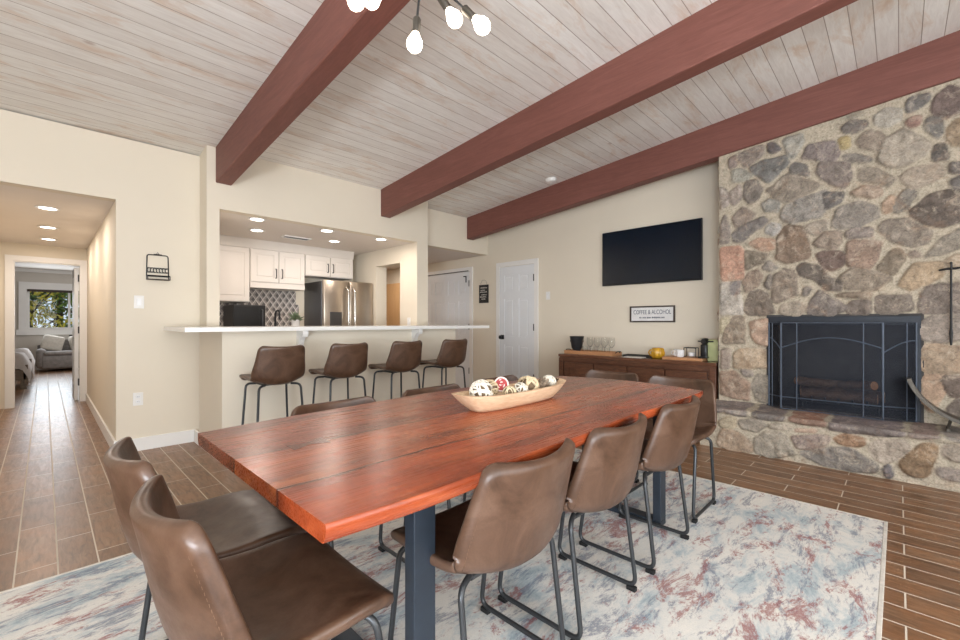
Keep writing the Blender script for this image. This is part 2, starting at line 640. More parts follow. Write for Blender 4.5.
def text_mesh(name, body, size, mat, parent, loc, rot, extrude=0.0015, width=None):
    cu = bpy.data.curves.new(name, 'FONT')
    cu.body = body
    cu.size = size
    cu.extrude = extrude
    cu.align_x = 'CENTER'
    cu.align_y = 'CENTER'
    tmp = bpy.data.objects.new(name + '_tmp', cu)
    COL.objects.link(tmp)
    dg = bpy.context.evaluated_depsgraph_get()
    me = bpy.data.meshes.new_from_object(tmp.evaluated_get(dg))
    bpy.data.objects.remove(tmp)
    bpy.data.curves.remove(cu)
    me.materials.clear()
    me.materials.append(M[mat])
    if width:
        xs = [v.co.x for v in me.vertices]
        s = width / (max(xs) - min(xs))
        for v in me.vertices:
            v.co.x *= s
    o = bpy.data.objects.new(name, me)
    COL.objects.link(o)
    o.parent = parent
    o.location = loc
    o.rotation_euler = rot
    return o


# value noise for carved relief
_lat = rng.random((64, 64))


def vnoise(x, y, s):
    x = x / s + 100.0
    y = y / s + 100.0
    xi, yi = np.floor(x).astype(int), np.floor(y).astype(int)
    fx, fy = x - xi, y - yi
    fx, fy = fx * fx * (3 - 2 * fx), fy * fy * (3 - 2 * fy)
    g = lambda a, b: _lat[a % 64, b % 64]
    return (g(xi, yi) * (1 - fx) + g(xi + 1, yi) * fx) * (1 - fy) + (g(xi, yi + 1) * (1 - fx) + g(xi + 1, yi + 1) * fx) * fy


# ================================================================== THE ROOM
def cz(y):
    """underside of the sloping ceiling"""
    return 2.81 - 0.092 * (y - 4.62)


def slope_wall(mb, x0, x1, y0, y1, z0, over=0.02):
    """box whose top follows the ceiling"""
    mb.prism([(x0, y0, z0), (x0, y1, z0), (x0, y1, cz(y1) + over), (x0, y0, cz(y0) + over)], (x1 - x0, 0, 0))


YB, XL = -2.4, -2.4
m = MB().box(XL - 0.1, 5.22, YB - 0.1, 15.2, -0.12, 0.0)
struct(m.build('floor', 'floor'), 'brown wood-look plank tile floor with pale grout lines', 'floor')

m = MB().prism([(XL - 0.1, YB - 0.1, cz(YB - 0.1)), (XL - 0.1, 5.10, cz(5.10)), (XL - 0.1, 5.10, cz(5.10) + 0.12), (XL - 0.1, YB - 0.1, cz(YB - 0.1) + 0.12)], (7.72, 0, 0))
struct(m.build('ceiling', 'planks'), 'sloping whitewashed plank ceiling between red-brown beams', 'ceiling')

m = MB().box(0.56, 3.505, 5.0, 6.34, 2.235, 2.335).box(1.168, 3.505, 4.74, 5.0, 2.235, 2.335)
struct(m.build('kitchen_ceiling', 'soffit'), 'flat white kitchen ceiling with round lights', 'ceiling')
m = MB().box(-0.62, 0.437, 5.0, 8.526, 2.226, 2.326)
struct(m.build('hallway_ceiling', 'soffit'), 'flat white hallway ceiling with three round lights', 'ceiling')
m = MB().box(3.69, 5.1, 4.95, 9.2, 2.262, 2.36)
struct(m.build('passage_ceiling', 'soffit'), 'flat white ceiling over the closet passage', 'ceiling')
m = MB().box(-2.4, 2.0, 8.64, 15.0, 2.45, 2.55)
struct(m.build('bedroom_ceiling', 'soffit'), 'white bedroom ceiling seen through the hallway door', 'ceiling')

# wall with the hallway opening
m = MB().box(XL, -0.5, 4.877, 5.0, 0, cz(5.0)).box(-0.5, 0.437, 4.877, 5.0, 2.226, cz(5.0)).box(0.437, 1.062, 4.877, 5.0, 0, cz(5.0))
struct(m.build('wall_left', 'wall'), 'cream wall pierced by the hallway opening', 'wall')
# wall over the bar
m = MB()
slope_wall(m, 1.062, 1.168, 4.62, 5.0, 0.9)
slope_wall(m, 1.168, 3.505, 4.62, 4.74, 2.235)
m.box(3.505, 3.69, 5.635, 6.34, 0, 2.34).box(3.505, 3.69, 5.013, 5.635, 1.995, 2.34)
slope_wall(m, 3.505, 3.69, 4.62, 5.013, 0.0)
struct(m.build('kitchen_wall', 'wall'), 'cream wall framing the opening above the breakfast bar', 'wall')
m = MB().box(1.026, 3.625, 3.986, 4.72, 0, 1.078)
struct(m.build('bar_wall', 'wall'), 'cream half wall carrying the white bar counter', 'half wall')
m = MB()
slope_wall(m, 3.69, 5.1, 4.83, 4.95, 2.262)
struct(m.build('header_wall', 'wall'), 'short cream drop wall over the closet passage', 'wall')
m = MB()
slope_wall(m, 5.1, 5.22, YB, 5.05, 0)
m.box(5.1, 5.22, 5.05, 9.3, 0, 2.4)
struct(m.build('wall_right', 'wall'), 'cream wall carrying the television and two white doors', 'wall')
m = MB().box(3.6, 5.1, 9.2, 9.3, 0, 2.4).box(3.505, 3.62, 6.46, 9.2, 0, 2.4)
struct(m.build('passage_wall', 'wall_tan'))
m = MB().box(0.437, 0.56, 5.0, 8.526, 0, 2.4)
struct(m.build('hallway_wall', 'wall'), 'cream hallway wall leading to the bedroom door', 'wall')
m = MB().box(-0.62, -0.5, 5.0, 8.526, 0, 2.4)
struct(m.build('hallway_west_wall', 'wall'))
m = MB().box(-2.4, -0.297, 8.526, 8.64, 0, 2.55).box(-0.297, 0.374, 8.526, 8.64, 1.99, 2.55).box(0.374, 2.0, 8.526, 8.64, 0, 2.55)
struct(m.build('hallway_end_wall', 'wall'), 'cream wall around the bedroom doorway', 'wall')
m = MB().box(0.56, 3.505, 6.34, 6.46, 0, 2.4)
struct(m.build('kitchen_back_wall', 'wall'), 'cream wall behind the kitchen cabinets', 'wall')
# bedroom
m = MB().box(-2.4, -0.30, 15.0, 15.12, 0, 2.55).box(-0.30, 0.85, 15.0, 15.12, 0, 0.98).box(-0.30, 0.85, 15.0, 15.12, 1.96, 2.55).box(0.85, 2.0, 15.0, 15.12, 0, 2.55)
struct(m.build('bedroom_wall', 'bed_wall'), 'pale grey bedroom wall with the tree-filled window', 'wall')
m = MB().box(-2.5, -2.4, 8.526, 15.12, 0, 2.55).box(2.0, 2.1, 8.526, 15.12, 0, 2.55)
struct(m.build('bedroom_side_wall', 'bed_wall'))
# walls behind the camera, with the windows that light the room
m = MB().box(XL - 0.1, -1.7, YB - 0.1, YB, 0, cz(YB)).box(2.9, 5.22, YB - 0.1, YB, 0, cz(YB)).box(-1.7, 2.9, YB - 0.1, YB, 2.95, cz(YB)).box(-1.7, 2.9, YB - 0.1, YB, 0, 0.5)
struct(m.build('patio_wall', 'wall'))
m = MB()
slope_wall(m, XL - 0.1, XL, YB, -2.15, 0)
slope_wall(m, XL - 0.1, XL, 0.15, 5.0, 0)
slope_wall(m, XL - 0.1, XL, -2.15, 0.15, 2.95)
m.box(XL - 0.1, XL, -2.15, 0.15, 0, 0.5)
struct(m.build('side_wall', 'wall'))


def window(name, axis, u0, u1, z0, z1, d, mull, parent_label=None):
    """white sash frame in a wall opening, with its panes"""
    r = bpy.data.objects.new(name, None)
    COL.objects.link(r)
    r['kind'] = 'structure'
    if parent_label:
        r['label'] = parent_label
        r['category'] = 'window'
    f, g = MB(), MB()
    w = 0.05

    def bx(mb, a, b, c, e, t):
        if axis == 'y':
            mb.box(a, b, d - t, d + t, c, e)
        else:
            mb.box(d - t, d + t, a, b, c, e)
    bx(f, u0, u1, z0, z0 + w, 0.03)
    bx(f, u0, u1, z1 - w, z1, 0.03)
    bx(f, u0, u0 + w, z0 + w, z1 - w, 0.03)
    bx(f, u1 - w, u1, z0 + w, z1 - w, 0.03)
    for q in mull:
        bx(f, q - 0.022, q + 0.022, z0 + w, z1 - w, 0.025)
    bx(g, u0 + w, u1 - w, z0 + w, z1 - w, 0.003)
    f.build('window_frame', 'white', r)
    g.build('window_pane', 'glasswin', r)
    return r


window('window_1', 'y', -1.7, 2.9, 0.5, 2.95, YB - 0.05, (-0.2, 1.4))
window('window_2', 'x', -2.15, 0.15, 0.5, 2.95, XL - 0.05, (-1.0,))
w3 = window('window_3', 'y', -0.30, 0.85, 0.98, 1.96, 15.06, (0.44,), 'bedroom window with white frame looking onto trees')
tr = MB().box(-0.43, -0.30, 14.96, 15.0, 0.85, 2.13).box(0.85, 0.98, 14.96, 15.0, 0.85, 2.13).box(-0.30, 0.85, 14.96, 15.0, 1.96, 2.13).box(-0.47, 1.02, 14.93, 15.0, 0.85, 0.98)
tr.build('window_casing', 'white', w3)
sh = MB().box(-0.29, 0.84, 14.97, 15.0, 1.90, 1.965)
sh.build('roller_blind', 'signframe', w3)

# ------------------------------------------------------------------ baseboards and trim
m = MB().box(XL, -0.5, 4.862, 4.877, 0, 0.115).box(0.437, 1.026, 4.862, 4.877, 0, 0.115)
m.box(0.422, 0.437, 4.877, 8.526, 0, 0.115)
struct(m.build('baseboard_left', 'white'), 'white baseboard along the hallway corner', 'baseboard')
m = MB().box(1.010, 1.026, 3.971, 4.862, 0, 0.115).box(1.010, 1.11, 3.971, 3.986, 0, 0.115)
struct(m.build('bar_baseboard', 'white'), 'white baseboard at the end of the bar half wall', 'baseboard')
m = MB().box(1.11, 3.625, 3.973, 3.986, 0, 0.10)
struct(m.build('bar_front_baseboard', 'white'))
m = MB().box(5.086, 5.1, 3.17, 3.785, 0, 0.115).box(5.086, 5.1, 4.62, 5.16, 0, 0.115)
struct(m.build('baseboard_right', 'white'))
m = MB().box(-2.4, 2.0, 14.984, 15.0, 0, 0.13).box(-2.4, 2.0, 14.94, 15.0, 2.37, 2.45)
struct(m.build('bedroom_trim', 'white'))

# ------------------------------------------------------------------ beams
for i, (x0, y1, lab) in enumerate(((1.135, 4.62, 'red-brown ceiling beam ending above the left of the bar opening'),
                                   (2.94, 4.62, 'red-brown ceiling beam ending above the right of the bar opening'),
                                   (4.63, 4.83, 'red-brown ceiling beam running along the top of the stone chimney'))):
    h = 0.335
    m = MB().prism([(x0, YB, cz(YB) - h), (x0, y1, cz(y1) - h), (x0, y1, cz(y1) + 0.01), (x0, YB, cz(YB) + 0.01)], (0.135, 0, 0))
    bmesh.ops.bevel(m.bm, geom=list(m.bm.edges), offset=0.006, segments=1, affect='EDGES')
    b = m.build('ceiling_beam', 'beam')
    b['group'] = 'ceiling beams'
    struct(b, lab, 'beam')


# ------------------------------------------------------------------ doors
def panel_face(mb, W, H, x, sx, y0, rows, cols, stile=0.105, rail=0.1):
    """raised-panel relief on a leaf: returns boxes proud of x by sx"""
    t = 0.009
    xa, xb = sorted((x, x + sx * t))
    ws = (W - stile * (cols + 1)) / cols
    zs = []
    for a, b in rows:
        zs.append((a, b))
    # stiles
    for c in range(cols + 1):
        ya = y0 + c * (ws + stile)
        mb.box(xa, xb, ya, ya + stile, 0, H)
    # rails
    edges = [0] + [v for r in zs for v in r] + [H]
    for k in range(0, len(edges), 2):
        for c in range(cols):
            ya = y0 + stile + c * (ws + stile)
            mb.box(xa, xb, ya, ya + ws, edges[k], edges[k + 1])
    # raised fields
    xc, xd = sorted((x, x + sx * 0.007))
    for a, b in zs:
        for c in range(cols):
            ya = y0 + stile + c * (ws + stile)
            mb.box(xc, xd, ya + 0.028, ya + ws - 0.028, a + 0.028, b - 0.028, 0.005)


SIX = [(0.22, 0.80), (0.93, 1.52), (1.64, 1.89)]


def right_wall_door(name, y0, y1, leaves, label, knob_y=None, hinge_y=None):
    r = bpy.data.objects.new(name, None)
    COL.objects.link(r)
    r.location = (5.1, y0, 0)
    r['kind'] = 'structure'
    r['label'] = label
    r['category'] = 'door'
    W = y1 - y0
    f = MB()
    f.box(-0.022, 0, -0.068, 0, 0, 2.10).box(-0.022, 0, W, W + 0.068, 0, 2.10).box(-0.022, 0, 0, W, 2.03, 2.10)
    f.build('door_casing', 'white', r)
    lw = W / leaves
    for k in range(leaves):
        l = MB()
        l.box(-0.004, 0, k * lw + 0.003, (k + 1) * lw - 0.003, 0.008, 2.026)
        panel_face(l, lw - 0.006, 2.02, -0.004, -1, k * lw + 0.003, SIX, 2, stile=0.10 if leaves == 1 else 0.085)
        l.build('door_leaf', 'door', r)
    if knob_y is not None:
        k = MB().lathe([(0.0, 0), (0.032, 0), (0.032, 0.006), (0.012, 0.01), (0.012, 0.035), (0.027, 0.045), (0.03, 0.06), (0.02, 0.07), (0, 0.072)], 0, 0, 0, 16, 'x')
        for v in k.bm.verts:
            v.co.x = -v.co.x
        o = k.build('door_knob', 'black', r, True, (-0.013, knob_y, 0.92))
        MB().box(-0.003, 0, -0.035, 0.035, -0.035, 0.035, 0.001).build('rosette', 'black', o)
    for hz in (0.33, 1.08, 1.82):
        h = MB().box(-0.02, -0.012, hinge_y - 0.014, hinge_y + 0.014, hz - 0.05, hz + 0.05, 0.001).tube([(-0.024, hinge_y, hz - 0.052), (-0.024, hinge_y, hz + 0.052)], 0.007, 8)
        h.build('hinge', 'black', r)
    return r


right_wall_door('door_1', 3.858, 4.548, 1, 'white six-panel door with black knob beside the sideboard wall', knob_y=0.63, hinge_y=0.004)
d2 = right_wall_door('door_2', 5.235, 6.51, 2, 'white double closet doors beyond the end of the bar counter', hinge_y=0.004)
MB().box(-0.028, -0.02, 0.02, 1.26, 2.03, 2.042).build('door_track', 'black', d2)
MB().box(-0.03, -0.02, 0.07, 0.085, 1.84, 1.95).box(-0.05, -0.02, 0.085, 0.12, 1.935, 1.95).build('latch', 'black', d2)

# bedroom door: casing and the open leaf
r = bpy.data.objects.new('door_3', None)
COL.objects.link(r)
r.location = (0.374, 8.526, 0)
struct(r, 'white bedroom door standing open at the end of the hallway', 'door')
f = MB().box(-0.745, -0.671, -0.02, 0, 0, 2.06).box(0, 0.063, -0.02, 0, 0, 2.06).box(-0.671, 0, -0.02, 0, 1.99, 2.06)
f.box(-0.671, -0.656, 0, 0.113, 0, 1.99).box(-0.015, 0, 0, 0.113, 0, 1.99).box(-0.656, -0.015, 0, 0.113, 1.975, 1.99)
f.build('door_casing', 'white', r)
l = MB().box(-0.058, -0.022, 0.10, 0.76, 0.01, 1.955)
panel_face(l, 0.66, 1.955, -0.058, -1, 0.10, [(0.22, 0.80), (0.93, 1.50), (1.60, 1.83)], 2)
l.build('door_leaf', 'door', r)
for hz in (0.28, 1.04, 1.80):
    MB().box(-0.03, -0.006, 0.03, 0.10, hz - 0.05, hz + 0.05, 0.001).build('hinge', 'black', r)
MB().tube([(-0.058, 0.70, 0.95), (-0.10, 0.70, 0.95), (-0.10, 0.60, 0.95)], 0.01, 8).build('door_handle', 'black', r)

# light wood door at the end of the passage, glimpsed through the kitchen doorway
r = bpy.data.objects.new('door_4', None)
COL.objects.link(r)
r.location = (5.1, 7.0, 0)
struct(r, 'pale tan wood panel glimpsed through the kitchen side doorway', 'door')
MB().box(-0.03, 0, 0, 1.7, 0.005, 1.96).build('door_leaf', 'tandoor', r)


# ------------------------------------------------------------------ ceiling lights, vents, switches
def downlight(loc, label, group, power, blend=True):
    t = thing('ceiling_light', loc, label, 'ceiling light', group)
    MB().lathe([(0.062, 0.0), (0.085, -0.002), (0.088, -0.006), (0.085, -0.010), (0.064, -0.008), (0.062, 0.0)], segs=24).build('trim_ring', 'white', t, True)
    MB().lathe([(0, -0.0045), (0.062, -0.0045), (0.062, -0.001), (0, -0.001)], segs=24).build('diffuser', 'canlight', t)
    d = bpy.data.lights.new('downlight_glow', 'AREA')
    d.shape = 'DISK'
    d.size = 0.12
    d.energy = power
    d.color = (1.0, 0.88, 0.78)
    o = bpy.data.objects.new('downlight_glow', d)
    COL.objects.link(o)
    o.parent = t
    o.location = (0, 0, -0.014)
    return t


KP = 6.0
downlight((1.558, 4.80, 2.235), 'round recessed light beside the left jamb of the bar opening', 'kitchen ceiling lights', KP)
downlight((1.744, 5.37, 2.235), 'round recessed light above the tall left kitchen cabinet, behind another light', 'kitchen ceiling lights', KP)
downlight((2.33, 4.81, 2.235), 'round recessed light in the middle of the bar opening', 'kitchen ceiling lights', KP)
downlight((2.70, 5.36, 2.235), 'round recessed light in front of the refrigerator cabinets', 'kitchen ceiling lights', KP)
downlight((3.06, 4.80, 2.235), 'round recessed light just in front of the kitchen side doorway', 'kitchen ceiling lights', KP)
downlight((0.022, 5.70, 2.226), 'first round hallway light, just inside the hallway opening', 'hallway ceiling lights', 9)
downlight((0.028, 6.84, 2.226), 'middle round light of three along the hallway ceiling', 'hallway ceiling lights', 9)
downlight((0.037, 7.81, 2.226), 'last round hallway light, close to the bedroom doorway', 'hallway ceiling lights', 9)
downlight((4.4, 7.1, 2.262), 'round light in the closet passage ceiling', 'passage ceiling lights', 14)

t = thing('ceiling_vent', (2.25, 5.49, 2.235), 'white slotted air vent in the kitchen ceiling', 'vent')
v = MB()
v.box(-0.17, 0.17, -0.07, -0.055, -0.012, 0).box(-0.17, 0.17, 0.055, 0.07, -0.012, 0).box(-0.17, -0.155, -0.055, 0.055, -0.012, 0).box(0.155, 0.17, -0.055, 0.055, -0.012, 0)
v.build('vent_frame', 'white', t)
v = MB()
for k in range(6):
    v.box(-0.155, 0.155, -0.05 + k * 0.018, -0.041 + k * 0.018, -0.008, 0)
v.build('grille', 'steel_dark', t)


def wall_plate(name, loc, rz, label, cat, kind):
    t = thing(name, loc, label, cat, rz=rz)          # faces local -y
    MB().box(-0.036, 0.036, -0.006, 0, -0.058, 0.058, 0.002).build('plate', 'white', t)
    if kind == 'switch':
        MB().box(-0.016, 0.016, -0.010, -0.006, -0.032, 0.032, 0.001).build('rocker', 'ceramic', t)
    else:
        for s in (-1, 1):
            o = MB().box(-0.016, 0.016, -0.009, -0.006, s * 0.021 - 0.013, s * 0.021 + 0.013, 0.002).build('socket_face', 'ceramic', t)
            MB().box(-0.007, -0.005, -0.0095, -0.009, s * 0.021 - 0.004, s * 0.021 + 0.005).box(0.005, 0.007, -0.0095, -0.009, s * 0.021 - 0.004, s * 0.021 + 0.005).build('slot', 'blackplastic', o)
    return t


wall_plate('light_switch', (0.595, 4.877, 1.335), 0, 'white light switch under the wire wall shelf', 'light switch', 'switch')
wall_plate('power_outlet', (0.588, 4.877, 0.464), 0, 'white power outlet low on the cream wall by the hallway', 'power outlet', 'outlet')
wall_plate('light_switch', (5.1, 3.62, 1.54), -PI / 2, 'white light switch beside the white six-panel door', 'light switch', 'switch')
wall_plate('light_switch', (3.505, 4.80, 1.16), -PI / 2, 'white light switch on the kitchen side wall next to its doorway', 'light switch', 'switch')

# smoke alarm on the ceiling next to the beam
t = thing('smoke_alarm', (4.45, 3.115, cz(3.115)), 'white round smoke alarm on the ceiling beside a beam', 'smoke alarm')
t.rotation_euler = (math.atan(-0.092), 0, 0)
MB().lathe([(0, 0.0), (0.07, 0), (0.07, -0.012), (0.06, -0.038), (0.03, -0.045), (0, -0.045)], segs=24).build('alarm_body', 'white', t, True)
MB().lathe([(0, -0.045), (0.012, -0.045), (0.012, -0.049), (0, -0.049)], 0.02, 0.02, 0, 12).build('test_button', 'ceramic', t)

# ------------------------------------------------------------------ bar counter
t = thing('bar_counter', (0, 0, 1.078), 'long white quartz bar counter top on the half wall', 'counter')
c = MB()
pts = [(0.737, 3.82, 0), (4.07, 3.82, 0), (4.07, 4.61, 0), (3.50, 4.61, 0), (3.50, 4.735, 0), (1.173, 4.735, 0), (1.173, 4.615, 0), (1.057, 4.615, 0), (1.057, 4.872, 0), (0.775, 4.872, 0)]
c.prism(pts, (0, 0, 0.034))
c.build('counter_top', 'quartz', t)
# white scroll brackets
for x, lab in ((1.66, 'white scroll bracket under the counter behind the first two stools'), (2.97, 'white scroll bracket under the counter behind the third stool')):
    b = MB()
    pr = [(y - 0.241, z) for y, z in ((4.227, 0.90), (4.227, 1.077), (4.085, 1.077), (4.085, 1.045), (4.095, 1.02), (4.11, 1.035), (4.13, 1.03), (4.165, 0.99), (4.185, 0.94), (4.20, 0.90))]
    b.prism([(x - 0.025, y, z) for y, z in pr], (0.05, 0, 0))
    o = b.build('counter_bracket', 'white')
    tag(o, lab, 'bracket', 'white brackets under the bar counter')


# ================================================================== KITCHEN
def cabinet_door(mb, x0, x1, z0, z1, y):
    """shaker style door with a raised inner field, facing -y"""
    s = 0.055
    mb.box(x0, x1, y - 0.012, y, z0, z1)
    mb.box(x0, x0 + s, y - 0.02, y - 0.012, z0, z1).box(x1 - s, x1, y - 0.02, y - 0.012, z0, z1)
    mb.box(x0 + s, x1 - s, y - 0.02, y - 0.012, z0, z0 + s).box(x0 + s, x1 - s, y - 0.02, y - 0.012, z1 - s, z1)
    mb.box(x0 + s + 0.02, x1 - s - 0.02, y - 0.018, y - 0.012, z0 + s + 0.02, z1 - s - 0.02, 0.004)


def cup_handle(x, z, y):
    mb = MB()
    mb.tube(fillet([(x, y, z - 0.06), (x, y - 0.028, z - 0.06), (x, y - 0.028, z + 0.06), (x, y, z + 0.06)], 0.02), 0.006, 8)
    return mb


def upper_cabinet(x0, x1, z0, z1, ndoors, label, handles=True, valance=0.0):
    t = thing('wall_cabinet', ((x0 + x1) / 2, 6.34, z0), label, 'cabinet', 'white kitchen wall cabinets')
    w = (x1 - x0) / 2
    H = z1 - z0
    MB().box(-w, w, -0.31, 0, 0, H).build('cabinet_body', 'cab', t)
    dw = 2 * w / ndoors
    for k in range(ndoors):
        d = MB()
        cabinet_door(d, -w + k * dw + 0.006, -w + (k + 1) * dw - 0.006, valance + 0.01, H - 0.012, -0.31)
        o = d.build('cabinet_door', 'cab', t)
        if handles:
            hx = (-0.04 if k == 0 else 0.04)
            cup_handle(hx, valance + 0.13, -0.33).build('door_handle', 'black', o, True)
    if valance:
        MB().box(-w, w, -0.325, -0.31, 0, valance - 0.004).build('valance', 'cab', t)
    return t


upper_cabinet(1.36, 1.866, 1.417, 2.12, 1, 'tall white wall cabinet above the black oven', handles=False)
upper_cabinet(1.872, 2.585, 1.611, 2.12, 2, 'white two-door wall cabinet over the patterned backsplash', valance=0.07)
upper_cabinet(2.592, 3.335, 1.82, 2.12, 2, 'short white two-door cabinet above the refrigerator')
m = MB().prism([(1.30, 6.015, 2.12), (1.30, 5.98, 2.235), (1.30, 6.34, 2.235), (1.30, 6.34, 2.12)], (2.04, 0, 0))
struct(m.build('crown_trim', 'cab'), 'white crown strip between the kitchen cabinets and ceiling', 'trim')

t = thing('kitchen_counter', (1.85, 6.03, 0), 'base cabinet with counter top below the patterned backsplash', 'counter')
MB().box(-0.9, 0.78, -0.28, 0.307, 0.0, 0.88).build('base_cabinet', 'cab', t)
MB().box(-0.92, 0.78, -0.31, 0.307, 0.88, 0.92).build('counter_top', 'quartz', t)
MB().box(-0.92, 0.78, 0.295, 0.307, 0.92, 1.412).box(0.024, 0.735, 0.295, 0.307, 1.412, 1.605).build('backsplash', 'splash', t)

# black counter-top oven
t = thing('countertop_oven', (1.83, 6.12, 0.92), 'black oven standing on the kitchen counter under the tall cabinet', 'oven')
MB().box(-0.19, 0.19, -0.22, 0.2, 0.015, 0.455, 0.008).build('oven_body', 'blackplastic', t)
MB().box(-0.18, 0.11, -0.228, -0.22, 0.03, 0.44, 0.003).build('oven_door', 'tvframe', t)
MB().tube(fillet([(0.145, -0.22, 0.08), (0.145, -0.25, 0.08), (0.145, -0.25, 0.40), (0.145, -0.22, 0.40)], 0.02), 0.008, 8).build('door_handle', 'steel_dark', t, True)
for s in (-0.16, 0.16):
    MB().lathe([(0, 0), (0.015, 0), (0.015, 0.016), (0, 0.016)], s, 0, 0, 10).build('foot', 'rubber', t)

# dark bottle shaped faucet
t = thing('kitchen_faucet', (2.215, 6.10, 0.92), 'black kitchen faucet in front of the patterned backsplash', 'faucet')
MB().lathe([(0, 0), (0.03, 0), (0.03, 0.02), (0.016, 0.03), (0.016, 0.22), (0, 0.22)], segs=14).build('faucet_base', 'black', t, True)
MB().tube(fillet([(0, 0, 0.2), (0, 0, 0.39), (0, -0.15, 0.39), (0, -0.15, 0.27)], 0.07, 8), 0.013, 10).build('spout', 'black', t, True)
MB().tube([(0.015, 0, 0.12), (0.07, -0.01, 0.16)], 0.007, 8).build('lever', 'black', t)

# small plant in a white pot
t = thing('potted_plant', (2.385, 5.84, 0.92), 'small leafy plant in a white pot beside the refrigerator', 'plant')
MB().lathe([(0, 0), (0.04, 0), (0.055, 0.27), (0.048, 0.27), (0.04, 0.24), (0, 0.24)], segs=18).build('pot', 'ceramic', t, True)
f = MB()
for k in range(46):
    a, e = random.uniform(0, 2 * PI), random.uniform(0.2, 1.3)
    L = random.uniform(0.07, 0.14)
    d = Vector((math.cos(a) * math.cos(e), math.sin(a) * math.cos(e), math.sin(e)))
    s = d.cross(Vector((0, 0, 1))).normalized() * 0.016
    p = Vector((0, 0, 0.24)) + d * 0.03
    q = p + d * L
    mid = (p + q) / 2 + Vector((0, 0, 0.015))
    vs = [f.bm.verts.new(x) for x in (p, mid + s, q, mid - s)]
    f.bm.faces.new(vs)
f.build('foliage', 'leaf_dark', t)

# refrigerator
t = thing('refrigerator', (3.10, 5.96, 0), 'stainless steel french door refrigerator with dark grey side', 'refrigerator')
MB().box(-0.39, 0.39, -0.20, 0.37, 0.02, 1.735, 0.01).build('refrigerator_body', 'steel_dark', t)
for s in (-1, 1):
    x0, x1 = (-0.39, -0.004) if s < 0 else (0.004, 0.39)
    o = MB().box(x0, x1, -0.27, -0.205, 0.72, 1.75, 0.018).build('refrigerator_door', 'steel', t, True)
    hx = s * 0.05
    MB().tube(fillet([(hx, -0.27, 0.82), (hx, -0.33, 0.86), (hx, -0.34, 1.25), (hx, -0.33, 1.62), (hx, -0.27, 1.66)], 0.06, 6), 0.014, 10).build('door_handle', 'chrome', o, True)
    if s < 0:
        MB().box(-0.30, -0.12, -0.274, -0.268, 1.02, 1.30, 0.003).build('water_dispenser', 'steel_dark', o)
o = MB().box(-0.39, 0.39, -0.27, -0.205, 0.03, 0.70, 0.018).build('freezer_drawer', 'steel', t, True)
MB().tube(fillet([(-0.28, -0.27, 0.62), (-0.28, -0.33, 0.62), (0.28, -0.33, 0.62), (0.28, -0.27, 0.62)], 0.03), 0.014, 10).build('drawer_handle', 'chrome', o, True)


# ================================================================== SEATING
def catmull(P, n=14):
    out = []
    for i in range(len(P) - 1):
        p0, p1, p2, p3 = P[max(i - 1, 0)], P[i], P[i + 1], P[min(i + 2, len(P) - 1)]
        for k in range(n):
            t = k / n
            out.append(tuple(0.5 * ((2 * b) + (c - a) * t + (2 * a - 5 * b + 4 * c - d) * t * t + (-a + 3 * b - 3 * c + d) * t ** 3)
                             for a, b, c, d in zip(p0, p1, p2, p3)))
    out.append(tuple(P[-1]))
    return out


